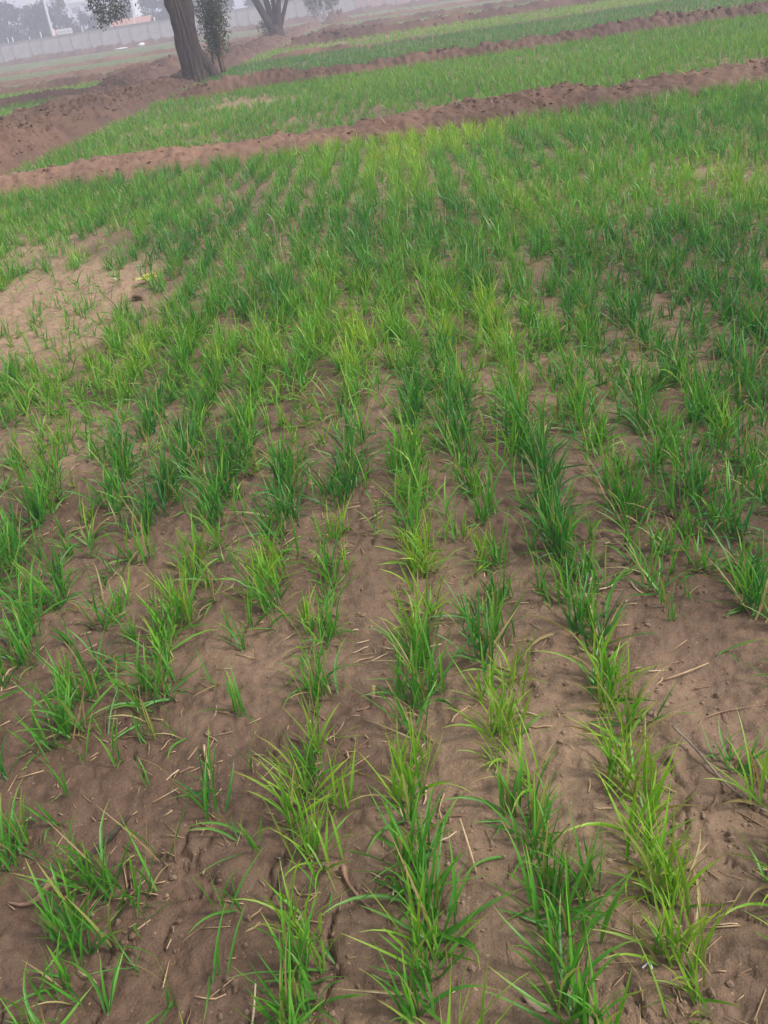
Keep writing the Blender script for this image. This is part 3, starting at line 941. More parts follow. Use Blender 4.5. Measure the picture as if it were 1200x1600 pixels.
ditch_edge = lambda y: AX(y) + 0.95
LX = lambda y: np.maximum(-0.37 * y - 1.5, ditch_edge(y))
RX = lambda y: 0.455 * y + 1.6
crop('wheat_crop', 'even green young wheat between the first two bunds', gen_field(13.05, 23.2, ROW_D, 0.062, LX, RX, 0.38, 0.10, 0.95, 11, 400,
     bare=[(-1.5, 20.0, 0.95, 1.5, 0.06), (-0.9, 19.4, 0.6, 0.9, 0.2), (-2.7, 17.2, 0.8, 1.0, 0.25), (-2.2, 14.6, 1.6, 0.5, 0.5), (0.9, 15.2, 0.3, 0.9, 0.5), (-2.6, 22.5, 0.5, 1.0, 0.5)]), 401, 2, False, 1.5)
crop('wheat_crop', 'dark green young wheat around small puddles', gen_field(24.2, 36.6, ROW_D, 0.10, LX, RX, 0.14, 0.08, 1.0, 7, 410,
     bare=[(0.2, 33.5, 0.5, 1.2, 0.25), (-0.7, 28.9, 0.7, 0.7, 0.4), (0.28, 29.6, 0.4, 0.6, 0.3)]), 411, 2, False, 1.8)
crop('wheat_crop', 'bright light green young wheat strip beyond the dark green crop', gen_field(37.4, 46.4, 0.30, 0.17, LX, RX, 0.62, 0.12, 1.0, 5, 420), 421, 2, False, 3.0)
crop('wheat_crop', 'hazy green young wheat between distant bunds', gen_field(47.7, 65.4, 0.45, 0.30, LX, RX, 0.46, 0.12, 1.0, 4, 430), 431, 1, False, 4.5)
crop('wheat_crop', 'farthest pale green wheat before the wall', gen_field(66.7, 127, 0.8, 0.6, LX, RX, 0.5, 0.12, 1.0, 4, 440), 441, 1, False, 7.0)
LW0 = lambda y: -0.40 * y - 2.5
LW1 = lambda y: AX(y) - 3.25
crop('wheat_crop', 'green corner plot of young wheat left of the ditch', gen_field(15, 32.0, 0.26, 0.12, LW0, LW1, 0.45, 0.15, 1.05, 7, 450), 451, 2, False, 2.4)
crop('wheat_crop', 'narrow bright green wheat strip left of the ditch', gen_field(33.2, 39.9, 0.28, 0.15, LW0, LW1, 0.52, 0.1, 1.1, 7, 460), 461, 2, False, 3.0)
crop('wheat_crop', 'thin hazy wheat plots left of the ditch', gen_field(41.2, 125, 0.6, 0.55, LW0, LW1, 0.45, 0.15, 0.8, 3, 470), 471, 1, False, 6.0)
crop('weed_grass', 'short weedy grass in the dry ditch bed', gen_field(12, 26, 0.16, 0.14, lambda y: AX(y) - 1.5, lambda y: AX(y) - 0.75, 0.45, 0.2, 0.6, 5, 480), 481, 2, False, 2.0)

# ---------------------------------------------------------------- straw and litter on the near soil
def straw_mesh(name, L, r, seed, kink=0.25):
    q = np.random.RandomState(seed)
    n = 4
    P = np.zeros((n, 3))
    a = 0.0
    for i in range(1, n):
        a += q.normal(0, kink)
        P[i] = P[i - 1] + np.array([math.cos(a), math.sin(a), q.normal(0, 0.10)]) * L / (n - 1)
    P -= P.mean(0)
    P[:, 2] -= P[:, 2].min() - r * 0.9
    mb = MB()
    mb.tube(P, np.full(n, r) * np.array([1, 1.05, 0.95, 0.75]), 5, 0.15, seed)
    return mb.mesh(name)


STRAW = []
for v in range(18):
    me = straw_mesh('straw_piece', random.uniform(0.018, 0.07), random.uniform(0.0009, 0.0021), 700 + v)
    me.materials.append(M[('straw', 'straw_pale', 'straw_brown', 'straw', 'straw_brown', 'straw_brown')[v % 6]])
    STRAW.append(me)
CLUST = [(-0.07, 2.0, 0.06, 16), (-0.14, 1.62, 0.06, 18), (-0.05, 1.66, 0.05, 8), (0.06, 1.99, 0.04, 5), (-0.56, 1.92, 0.05, 5), (0.64, 1.70, 0.07, 9), (-0.10, 1.22, 0.035, 16), (0.02, 1.38, 0.06, 8), (0.59, 2.07, 0.06, 9),
         (-0.47, 2.63, 0.05, 6), (0.3, 2.32, 0.05, 6), (-0.12, 2.75, 0.08, 10), (-0.18, 2.5, 0.06, 8), (-0.21, 3.57, 0.08, 10), (-0.5, 1.66, 0.04, 7), (-0.36, 1.22, 0.03, 4), (-0.27, 1.22, 0.02, 4), (-0.05, 1.02, 0.05, 7), (0.22, 1.62, 0.07, 8), (0.42, 1.35, 0.06, 5), (0.2, 1.18, 0.05, 4)]
qs = np.random.RandomState(31)
sp = []
for cx, cy, s, n_ in CLUST:
    for _ in range(n_):
        sp.append((cx + qs.normal(0, s), cy + qs.normal(0, s)))
while len(sp) < 290:
    y = qs.uniform(0.85, 3.4)
    x = qs.uniform(-0.38 * y - 0.4, 0.46 * y + 0.15)
    if float(fbm(x * 2.2, y * 2.2, 2, 71)) > -0.15:
        sp.append((x, y))
sz = ground_h(np.array([p[0] for p in sp]), np.array([p[1] for p in sp]))
for (x, y), z in zip(sp, sz):
    o = link('straw_piece', STRAW[qs.randint(18)], None, None, (x, y, z + 0.001), (qs.normal(0, 0.10), qs.normal(0, 0.14), qs.uniform(0, 6.28)), qs.uniform(0.7, 1.25))
    tag(o, 'short dry brown straw bit lying loose on the near soil', 'straw', 'loose straw bits on the near soil')
mb = MB()
n_ = 4200
ys_ = 0.85 + 11 * qs.rand(n_) ** 1.6
xs_ = qs.uniform(-0.38, 0.47, n_) * ys_ + qs.uniform(-0.5, 0.5, n_)
keep = fbm(xs_ * 1.6, ys_ * 1.6, 3, 72) + qs.uniform(-0.3, 0.3, n_) > 0.0
xs_, ys_ = xs_[keep], ys_[keep]
zs_ = ground_h(xs_, ys_)
for x, y, z in zip(xs_, ys_, zs_):
    L, r, a, e = 0.012 + 0.055 * qs.rand() ** 1.7, qs.uniform(0.0007, 0.0016) * (1 + 0.06 * y), qs.uniform(0, 6.28), qs.normal(0, 0.12)
    d = np.array([math.cos(a), math.sin(a), e]) * L / 2
    s = np.array([-math.sin(a), math.cos(a), 0]) * r
    u_ = np.array([0, 0, r])
    c = np.array([x, y, z + 0.004])
    mb.add([c - d - s, c - d + s, c - d + u_ * 1.6, c + d - s, c + d + s, c + d + u_ * 1.6], [(0, 1, 4, 3), (1, 2, 5, 4), (2, 0, 3, 5)], [(0, 2, 1), (3, 4, 5)])
kind(link('straw_litter', mb.mesh('straw_litter'), M['straw']), 'stuff', 'fine scattered chaff and straw between the wheat rows', 'straw')


# crumbs and small clods broken from the crust
q = np.random.RandomState(55)
n_ = 16000
yc = 0.8 + 6.5 * q.rand(n_) ** 1.5
xc = q.uniform(-0.40, 0.48, n_) * yc + q.uniform(-0.35, 0.3, n_)
keep = q.rand(n_) < smooth(-0.1, 0.8, fbm(xc * 3.1, yc * 3.1, 3, 13)) * 0.8 + 0.04
xc, yc = xc[keep][:3600], yc[keep][:3600]
zc = ground_h(xc, yc)
mc = moisture(xc, yc)
mb = MB()
for x, y, z, m_ in zip(xc, yc, zc, mc):
    r = 0.0018 + 0.0062 * q.rand() ** 3
    V = ICO_V * (1 + 0.3 * q.uniform(-1, 1, (12, 1))) * r * q.uniform(0.7, 1.4, 3)
    mb.add(V + np.array([x, y, z + r * 0.25]), F3=ICO_F, moist=np.full(12, m_ - q.uniform(0.0, 0.35)), green=np.zeros(12))
kind(link('soil_crumbs', mb.mesh('soil_crumbs', False), M['crumb']), 'stuff', 'crumbs of brown soil on the crust', 'soil')


def gz(x, y):
    return float(ground_h(np.array([x]), np.array([y]))[0])


def stick(name, label, cat, pts, rads, mat, n=7, rough=0.25, seed=0, lift=0.7):
    """a twig, root or stalk lying along pts (x, y, height over the soil)"""
    P = np.array(pts, float)
    g = np.array([gz(a, b) for a, b, _ in pts])
    rads = np.array(rads, float)
    P[:, 2] += g + rads * lift
    # finer path
    t = np.linspace(0, len(P) - 1, (len(P) - 1) * 4 + 1)
    Q = np.stack([np.interp(t, np.arange(len(P)), P[:, i]) for i in range(3)], 1)
    for _ in range(3):
        Q[1:-1] = (Q[:-2] + Q[2:] + 2 * Q[1:-1]) / 4
    c = Q[0].copy()
    mb = MB()
    mb.tube(Q - c, np.interp(t, np.arange(len(P)), rads), n, rough, seed)
    return tag(link(name, mb.mesh(name), M[mat], None, tuple(c)), label, cat)


stick('straw_stub', 'pale broken straw stub lying beside a clump of brown straw', 'straw', [(-0.505, 1.70, 0.012), (-0.495, 1.65, 0.004), (-0.483, 1.60, 0.0)], [0.003, 0.0034, 0.0028], 'straw', seed=3)
stick('standing_stub', 'pale stubble stump standing upright between two wheat rows', 'stubble', [(-0.092, 1.785, -0.012), (-0.092, 1.79, 0.010), (-0.088, 1.80, 0.026)], [0.005, 0.0048, 0.0052], 'straw', 8, 0.2, 4)
stick('curved_root', 'curved brown root poking from the soil', 'root', [(-0.87, 1.325, 0.004), (-0.835, 1.312, 0.003), (-0.805, 1.318, 0.008), (-0.79, 1.345, 0.016), (-0.775, 1.375, 0.012), (-0.755, 1.39, 0.002)], [0.002, 0.0035, 0.006, 0.0075, 0.006, 0.004], 'root', 9, 0.3, 5)
stick('dark_stick', 'long dark wet stick half sunk beside the curved root', 'stick', [(-0.75, 1.395, 0.0), (-0.715, 1.435, 0.004), (-0.685, 1.47, 0.006), (-0.655, 1.515, 0.002)], [0.005, 0.0075, 0.0075, 0.004], 'dark_wood', 8, 0.3, 6, 0.3)
stick('bleached_twig', 'long straight grey twig lying across the right-hand soil', 'twig', [(0.555, 1.51, 0.022), (0.585, 1.44, 0.018), (0.615, 1.36, 0.010), (0.655, 1.29, 0.004), (0.71, 1.21, 0.002)], [0.0026, 0.003, 0.0028, 0.0026, 0.002], 'grey_wood', 7, 0.2, 7)
stick('bent_stalk', 'long bent tan stalk forked over bare soil', 'stalk', [(0.60, 1.50, 0.002), (0.635, 1.545, 0.006), (0.70, 1.562, 0.006), (0.80, 1.565, 0.004)], [0.0014, 0.0018, 0.0016, 0.0011], 'straw_brown', 6, 0.2, 8)
stick('crossed_stalk', 'pale dry stalk leaning over a straw heap', 'stalk', [(0.60, 1.70, 0.004), (0.66, 1.705, 0.012), (0.72, 1.73, 0.016)], [0.0018, 0.0024, 0.0016], 'straw', 6, 0.2, 9)
stick('leaning_stalk', 'reddish dry stalk leaning in the mud between two thick tufts', 'stalk', [(0.075, 1.22, 0.0), (0.068, 1.26, 0.03), (0.06, 1.31, 0.055)], [0.0022, 0.0024, 0.0018], 'straw', 6, 0.2, 10)
stick('thin_stalk', 'thin straight tan straw standing aslant on smooth mud', 'stalk', [(-0.352, 0.965, 0.0), (-0.347, 1.0, 0.02), (-0.341, 1.04, 0.032)], [0.002, 0.0022, 0.0016], 'straw_pale', 6, 0.2, 11)
stick('knobbed_twig', 'brown twig ending in a small round knob of soil', 'twig', [(-0.183, 1.275, 0.006), (-0.178, 1.245, 0.006), (-0.155, 1.205, 0.006), (-0.13, 1.165, 0.004)], [0.0085, 0.003, 0.003, 0.0024], 'root', 9, 0.3, 12)

# white scrap: a folded sliver of plastic
x, y = 0.332, 0.99
mb = MB()
Pw = np.array([(-0.014, -0.004, 0.003), (0.004, 0.006, 0.006), (0.011, 0.003, 0.005), (0.012, -0.014, 0.001)])
for z_ in (0.0, 0.0007):
    pass
sw = np.array([(0.001, -0.004, 0), (0.0015, -0.004, 0.001), (-0.003, -0.0015, 0.001), (-0.004, 0, 0)])
Vt = np.concatenate([Pw, Pw + sw, Pw + [0, 0, 0.0008], Pw + sw + [0, 0, 0.0008]])
Fq = []
for i in range(3):
    Fq += [(i, i + 1, 5 + i, 4 + i), (8 + i, 12 + i, 13 + i, 9 + i), (i, 8 + i, 9 + i, i + 1), (4 + i, 5 + i, 13 + i, 12 + i)]
Fq += [(0, 4, 12, 8), (3, 11, 15, 7)]
mb.add(Vt, Fq)
tag(link('plastic_scrap', mb.mesh('plastic_scrap', False), M['plastic'], None, (x, y, gz(x, y) + 0.002), (0, 0, 0), 0.7), 'small folded white plastic scrap on wet soil', 'scrap')
# tan husk chip
x, y = 0.135, 0.955
th = np.linspace(0, 2 * PI, 13)[:-1]
Vt = np.stack([0.026 * np.cos(th) * (1 + 0.2 * np.sin(3 * th)), 0.009 * np.sin(th), 0.005 + 0.004 * np.cos(th * 2)], 1)
Vt = np.concatenate([Vt, [(0, 0, 0.011)], Vt - [0, 0, 0.003], [(0, 0, 0.006)]])
F3 = [(i, (i + 1) % 12, 12) for i in range(12)] + [(13 + (i + 1) % 12, 13 + i, 25) for i in range(12)]
F4 = [(i, 13 + i, 13 + (i + 1) % 12, (i + 1) % 12) for i in range(12)]
mb = MB()
mb.add(Vt, F4, F3)
tag(link('husk_chip', mb.mesh('husk_chip'), M['straw_pale'], None, (x, y, gz(x, y)), (0.1, 0.1, -0.55)), 'boat shaped tan husk chip beside a thick tuft', 'husk')

# yellow weed and dead plant on the bare patch
def broad_weed(name, label, x, y, n, size, c0, c1, seed, mat):
    q = np.random.RandomState(seed)
    t = thing(name, label, 'weed', (x, y, gz(x, y)))
    for i in range(n):
        L = size * q.uniform(0.6, 1.2)
        W = L * q.uniform(0.35, 0.55)
        u_ = np.linspace(0, 1, 6)
        wv = W / 2 * np.sin(PI * np.clip(u_ * 0.92 + 0.06, 0, 1)) ** 0.8
        el = q.uniform(0.2, 1.0)
        c = np.stack([u_ * L * math.cos(el), 0 * u_, u_ * L * math.sin(el) - 0.35 * L * u_ ** 2 + 0.006], 1)
        V = np.stack([c + np.stack([0 * wv, -wv, 0.25 * wv], 1), c, c + np.stack([0 * wv, wv, 0.25 * wv], 1)], 1).reshape(-1, 3)
        F = [(r * 3 + k, r * 3 + k + 1, r * 3 + k + 4, r * 3 + k + 3) for r in range(5) for k in range(2)]
        col = np.tile(np.array(c0) + (np.array(c1) - np.array(c0)) * q.rand(), (len(V), 1))
        link('leaf', mesh_np('weed_leaf', V, [np.array(F)], {'leafcol': col}), M[mat], t, (q.normal(0, size * 0.35), q.normal(0, size * 0.35), q.uniform(0, size * 0.4)), (0, 0, q.uniform(0, 6.28)))
    return t


broad_weed('yellow_weed', 'yellow broad-leaved weed at the edge of the bare dry patch', -1.36, 6.45, 22, 0.075, (0.42, 0.42, 0.07), (0.55, 0.52, 0.16), 5, 'wheat')
broad_weed('withered_weed', 'withered brown weed on the bare dry patch', -1.37, 6.0, 26, 0.05, (0.12, 0.06, 0.05), (0.26, 0.15, 0.11), 6, 'wheat')
broad_weed('dead_leaf_litter', 'pale dead leaf litter beside the yellow weed', -1.62, 6.62, 7, 0.055, (0.45, 0.36, 0.24), (0.58, 0.48, 0.34), 7, 'wheat')

# stalks on the trampled bund
for i, (x, y, a, L) in enumerate([(4.45, 12.15, 2.4, 0.22), (5.15, 12.05, 1.7, 0.17), (2.9, 12.1, 0.3, 0.15), (0.7, 12.0, 2.0, 0.14), (6.0, 12.1, 0.9, 0.2), (2.0, 12.2, 1.2, 0.12)]):
    mb = MB()
    d = np.array([math.cos(a), 0.2 * math.sin(a), abs(math.sin(a)) * 0.7 + 0.1]) * L
    mb.tube(np.array([d * t_ + np.array([0, 0, -0.02 * t_ * t_]) for t_ in (0, 0.4, 0.7, 1)]), [0.007, 0.007, 0.006, 0.004], 6, 0.15, i)
    tag(link('bund_stalk', mb.mesh('bund_stalk'), M['straw'], None, (x, y, 0.17)), 'dry tan stalk sticking out of the trampled earth bund', 'stalk', 'stalks in the trampled bund')


# ---------------------------------------------------------------- trees
def foliage(points, n, spread, size, cols, seed, droop=0.0, aspect=0.45, tri=False):
    """leaf-sized faces scattered round the given points"""
    q = np.random.RandomState(seed)
    P = np.asarray(points, float)
    idx = q.randint(0, len(P), n)
    c = P[idx] + q.normal(0, 1, (n, 3)) * np.asarray(spread)
    L = size * q.uniform(0.6, 1.3, n)
    d = q.normal(0, 1, (n, 3))
    d[:, 2] -= droop
    d /= np.linalg.norm(d, axis=1)[:, None]
    s = np.cross(d, q.normal(0, 1, (n, 3)))
    s /= np.linalg.norm(s, axis=1)[:, None]
    nn = np.cross(d, s)
    L = L[:, None]
    V = np.stack([c, c + d * L * 0.5 + s * L * aspect * 0.5 + nn * L * 0.08, c + d * L, c + d * L * 0.5 - s * L * aspect * 0.5 + nn * L * 0.08], 1).reshape(-1, 3)
    F = np.arange(n * 4).reshape(-1, 4)
    k = q.rand(len(P))[idx] * 0.6 + q.rand(n) * 0.4
    col = np.array(cols[0])[None] * (1 - k[:, None]) + np.array(cols[1])[None] * k[:, None]
    return V, [F], {'leafcol': np.repeat(col, 4, 0)}


def branch_path(p0, p1, n, wob, seed, sag=0.0):
    q = np.random.RandomState(seed)
    t = np.linspace(0, 1, n)[:, None]
    P = np.array(p0)[None] * (1 - t) + np.array(p1)[None] * t
    P[1:-1] += q.normal(0, wob, (n - 2, 3))
    P[:, 2] += sag * np.sin(PI * t[:, 0])
    return P


def crown_points(limb_ends, n_each, rad, zmin, seed, flat=0.6):
    q = np.random.RandomState(seed)
    out = []
    for e in limb_ends:
        for _ in range(n_each):
            d = q.normal(0, 1, 3)
            d /= np.linalg.norm(d)
            p = np.array(e) + d * rad * q.uniform(0.35, 1) * np.array([1, 1, flat])
            p[2] = max(p[2], zmin + q.uniform(0, 0.6))
            out.append(p)
    return out


LEAF_D, LEAF_L = (0.018, 0.034, 0.014), (0.055, 0.085, 0.030)

# the big tree on the ditch bank
t = thing('bank_tree', 'large old tree with thick furrowed trunk on the ditch bank', 'tree', (-3.66, 30.5, 0.28))
mb = MB()
P = [(0.06, 0, -0.25), (0.06, 0, -0.05), (0.05, 0, 0.12), (0.03, 0, 0.35), (0.0, 0, 0.7), (-0.02, 0, 1.05), (-0.04, 0, 1.4), (-0.05, 0.0, 1.7), (-0.07, 0, 1.95)]
t_ = np.linspace(0, 8, 70)
Pd = np.stack([np.interp(t_, range(9), [p[i] for p in P]) for i in range(3)], 1)
mb.tube(Pd, np.interp(t_, range(9), [0.50, 0.43, 0.38, 0.345, 0.32, 0.305, 0.30, 0.295, 0.26]), 150, 0.16, 3, 15, 0.055)
trunk = link('trunk', mb.mesh('trunk'), M['bark'], t)
mb = MB()
mb.tube(branch_path((-0.12, -0.04, 1.3), (-0.5, -0.3, 4.4), 12, 0.02, 1), np.linspace(0.21, 0.16, 12), 22, 0.1, 5, 13, 0.018)
link('limb', mb.mesh('limb'), M['bark'], t)
mb = MB()
mb.tube(branch_path((0.07, 0.02, 1.05), (0.26, 0.5, 4.2), 12, 0.02, 2), np.linspace(0.24, 0.17, 12), 22, 0.1, 8, 13, 0.018)
link('limb', mb.mesh('limb'), M['bark_dark'], t)
mb = MB()   # buttress root on the right
mb.tube([(0.12, -0.05, 0.75), (0.26, -0.05, 0.4), (0.42, -0.05, 0.12), (0.56, -0.05, -0.1), (0.72, -0.05, -0.3)], [0.14, 0.17, 0.18, 0.16, 0.1], 16, 0.15, 11, 8, 0.015)
link('root_flare', mb.mesh('root_flare'), M['bark'], t)
ends = [(-3.0, -0.6, 5.0), (-1.6, 1.4, 6.4), (0.4, -1.6, 6.6), (2.4, 0.6, 5.6), (1.0, 2.0, 6.6), (-1.0, -2.0, 5.4), (3.2, -1.0, 4.7), (-0.3, 0.3, 7.6)]
for i, e in enumerate(ends):
    mb = MB()
    s = (-0.5, -0.3, 4.3) if i in (0, 1, 5, 7) else (0.32, 0.5, 4.1)
    mb.tube(branch_path(s, e, 7, 0.1, 20 + i), np.linspace(0.14, 0.03, 7), 8, 0.1, i)
    link('branch', mb.mesh('branch'), M['bark'], t)
pts = crown_points(ends, 16, 1.7, 3.6, 4)
V, F, A = foliage(pts, 13000, 0.34, 0.10, (LEAF_D, LEAF_L), 5, 0.8)
link('crown', mesh_np('crown', V, F, A, False), M['tree_leaf'], t)
# the hanging spray of leaves left of the trunk
mb = MB()
mb.tube(branch_path((-2.4, -0.6, 4.6), (-2.05, -0.5, 2.2), 8, 0.06, 31), np.linspace(0.03, 0.008, 8), 6, 0.1, 3)
mb.tube(branch_path((-2.3, -0.6, 3.9), (-1.6, -0.4, 2.0), 8, 0.06, 33), np.linspace(0.02, 0.006, 8), 6, 0.1, 3)
link('hanging_twig', mb.mesh('hanging_twig'), M['bark_dark'], t)
q = np.random.RandomState(8)
hp = []
for _ in range(46):
    a = q.rand()
    hp.append((-2.42 + 1.05 * q.rand() ** 0.9, q.normal(-0.5, 0.35), 0))
hp = np.array(hp)
hp[:, 2] = 1.62 + 0.55 * np.abs(hp[:, 0] + 1.9) ** 1.2 + q.rand(46) ** 1.4 * 1.5
V, F, A = foliage(hp, 2300, (0.10, 0.12, 0.13), 0.085, (LEAF_D, (0.06, 0.09, 0.035)), 9, 1.2)
link('hanging_foliage', mesh_np('hanging_foliage', V, F, A, False), M['tree_leaf'], t)

# leafy suckers beside the trunk
t = thing('leafy_shrub', 'slender leafy shrub growing against the big tree trunk', 'shrub', (-2.98, 31.3, 0.28))
q = np.random.RandomState(18)
sp_ = []
for i in range(9):
    mb = MB()
    p0 = (q.uniform(-0.25, 0.22), q.uniform(-0.15, 0.15), -0.15)
    p1 = (q.uniform(-0.42, 0.48), q.uniform(-0.3, 0.3), q.uniform(1.7, 2.7))
    bp = branch_path(p0, p1, 9, 0.035, 40 + i)
    mb.tube(bp, np.linspace(0.022, 0.006, 9), 6, 0.1, i)
    link('stem', mb.mesh('stem'), M['bark'] if i % 3 else M['root'], t)
    for b in bp[3:]:
        for _ in range(3):
            sp_.append(b + q.normal(0, 0.09, 3))
    sp_.append(bp[2] + q.normal(0, 0.05, 3))
V, F, A = foliage(sp_, 4600, 0.11, 0.085, ((0.02, 0.04, 0.014), (0.075, 0.11, 0.035)), 19, 0.5)
link('foliage', mesh_np('foliage', V, F, A, False), M['tree_leaf'], t)

# the many-stemmed tree farther along the ditch
t = thing('forked_tree', 'dark tree forking low into several stems by the ditch', 'tree', (-2.05, 60, 0.15))
mb = MB()
mb.tube([(0, 0, -0.2), (0.02, 0, 0.05), (0.02, 0, 0.3), (0, 0, 0.55), (-0.02, 0, 0.75)], [0.50, 0.42, 0.38, 0.36, 0.22], 60, 0.14, 4, 11, 0.03)
link('trunk', mb.mesh('trunk'), M['bark_dark'], t)
stems = [((-0.12, 0, 0.3), (-0.95, -0.1, 2.15), (-1.5, -0.2, 3.6), 0.235), ((-0.1, 0.1, 0.4), (-0.36, 0.2, 2.2), (-0.6, 0.5, 4.0), 0.20), ((0.06, 0.05, 0.45), (0.06, 0.1, 2.1), (0.1, 0.2, 4.0), 0.165), ((0.12, -0.1, 0.45), (0.40, -0.1, 2.0), (0.7, -0.3, 3.8), 0.165), ((0.18, 0, 0.4), (0.52, 0.0, 1.25), (1.35, 0.1, 2.9), 0.13)]
ends = []
for i, (a, b, c, r) in enumerate(stems):
    mb = MB()
    tt = np.linspace(0, 1, 14)[:, None]
    Q = np.array(a) * (1 - tt) ** 2 + 2 * np.array(b) * tt * (1 - tt) + np.array(c) * tt ** 2
    Q = np.where(tt < 0.0, Q, Q)
    mb.tube(Q, np.linspace(r, r * 0.55, 14), 14, 0.12, i, 8, 0.012)
    link('stem', mb.mesh('stem'), M['bark_dark'], t)
    ends.append(tuple(np.array(c) + np.array([0.3 * (i - 2), 0, 1.0])))
pts = crown_points(ends, 22, 1.7, 2.75, 6, 0.7)
V, F, A = foliage(pts, 7000, 0.35, 0.15, (LEAF_D, LEAF_L), 7, 0.6)
link('crown', mesh_np('crown', V, F, A, False), M['tree_leaf'], t)
q = np.random.RandomState(12)
hp = np.stack([q.uniform(-0.1, 0.75, 14), q.uniform(-0.4, 0.4, 14), q.uniform(2.0, 2.7, 14)], 1)
V, F, A = foliage(hp, 420, 0.10, 0.12, ((0.04, 0.06, 0.02), (0.14, 0.17, 0.05)), 13, 1.0)
link('low_foliage', mesh_np('low_foliage', V, F, A, False), M['tree_leaf'], t)
t = thing('small_bush', 'small olive bush at the foot of the forked tree', 'bush', (-2.68, 60.2, 0.1))
mb = MB()
for i in range(5):
    mb.tube(branch_path((0, 0, -0.1), (q.uniform(-0.25, 0.25), q.uniform(-0.2, 0.2), q.uniform(0.6, 0.95)), 5, 0.03, 70 + i), np.linspace(0.02, 0.006, 5), 5)
link('stem', mb.mesh('stem'), M['bark'], t)
hp = np.stack([q.normal(0.02, 0.14, 40), q.normal(0, 0.14, 40), q.uniform(0.1, 1.0, 40)], 1)
V, F, A = foliage(hp, 700, 0.09, 0.10, ((0.05, 0.055, 0.02), (0.13, 0.12, 0.05)), 15, 0.3)
link('foliage', mesh_np('foliage', V, F, A, False), M['tree_leaf'], t)

# white-trunked drooping tree
t = thing('white_trunk_tree', 'slim tree with two white trunks and drooping leaves', 'tree', (1.12, 95, 0.1))
for i, (a, b, r) in enumerate([((0.26, 0, -0.2), (-0.05, 0, 5.5), 0.20), ((-0.36, 0.1, -0.3), (-0.25, 0.1, 4.8), 0.13)]):
    mb = MB()
    mb.tube(branch_path(a, b, 10, 0.02, 80 + i), np.linspace(r, r * 0.6, 10), 12, 0.08, i)
    link('trunk', mb.mesh('trunk'), M['bark_white'], t)
ends = [(-1.0, 0, 4.4), (1.2, 0, 4.6), (0, 0.8, 6.2), (0.1, -0.8, 5.4), (-0.2, 0, 7.2)]
for i, e in enumerate(ends):
    mb = MB()
    mb.tube(branch_path((-0.05 if i else -0.2, 0, 3.4), e, 6, 0.08, 90 + i), np.linspace(0.07, 0.02, 6), 6)
    link('branch', mb.mesh('branch'), M['bark_white'], t)
pts = crown_points(ends, 16, 1.2, 2.4, 14, 0.9)
q = np.random.RandomState(16)
for cx, z0 in ((-0.85, 0.95), (-0.6, 1.2), (-0.15, 1.5), (0.45, 1.4), (0.75, 1.15), (1.2, 1.6), (-1.2, 1.7), (0.0, 1.6)):
    for z in np.arange(z0, 3.6, 0.22):
        pts.append((cx + q.normal(0, 0.10), q.normal(0, 0.3), z))
V, F, A = foliage(pts, 6500, (0.14, 0.16, 0.25), 0.24, ((0.03, 0.05, 0.03), (0.08, 0.11, 0.06)), 17, 2.2, 0.25)
link('crown', mesh_np('crown', V, F, A, False), M['tree_leaf'], t)

# ---------------------------------------------------------------- boundary wall
t = thing('boundary_wall', 'long grey precast concrete boundary wall beyond the fields', 'wall', (-34.5, 130, 0))
post = MB()
post.box(-0.10, 0.10, -0.10, 0.12, -0.3, 2.42)
post = post.mesh('wall_post', False)
cap = None


def panel_mesh(wd, nm):
    mb = MB()
    for r_ in range(5):      # courses of slabs with an open joint between
        z0 = -0.2 + r_ * 0.52
        mb.box(-wd / 2, wd / 2, -0.05 + 0.006 * (r_ % 2), 0.05, z0, z0 + 0.512)
    return mb.mesh(nm, False)


pm = {a: panel_mesh(a - 0.2, 'wall_panel') for a in (1.4, 2.25)}
pp = {a: panel_mesh(a - 0.2, 'pink_wall_panel') for a in (1.4, 2.25)}
x = -12 * 3.65
k = 0
while x < 34.5 + 62:
    for wd in (1.4, 2.25):
        p_ = link('wall_post', post, M['concrete_post'], t, (x, 0, 0))
        wx_ = x - 34.5
        pk = 4.9 < wx_ < 30
        link('wall_panel', (pp if pk else pm)[wd], M['concrete_pink'] if pk else M['concrete'], t, (x + wd / 2, 0, 0))
        x += wd
mb = MB()
mb.box(-12 * 3.65 - 0.2, x, -0.13, 0.14, 2.402, 2.47)
link('coping', mb.mesh('coping', False), M['concrete_post'], t)

# stakes that stand over the wall
for i, (x, h, d) in enumerate([(-41.0, 3.15, 0.06), (-40.4, 3.2, 0.07), (-36.6, 3.3, 0.07), (-34.8, 3.4, 0.08), (-31.0, 3.25, 0.06), (-28.9, 3.1, 0.06), (-23.9, 3.6, 0.07), (-21.2, 3.1, 0.08), (-38.5, 2.95, 0.06)]):
    mb = MB()
    mb.tube([(0, 0, -0.2), (0, 0, h * 0.6), (0, 0, h - 0.1), (0, 0, h)], [d, d, d * 0.95, d * 0.6], 8)
    tag(link('white_stake', mb.mesh('white_stake'), M['white_paint'], None, (x, 144 + 0.2 * i, 0)), 'thin white stake rising behind the boundary wall', 'post', 'white stakes behind the wall')

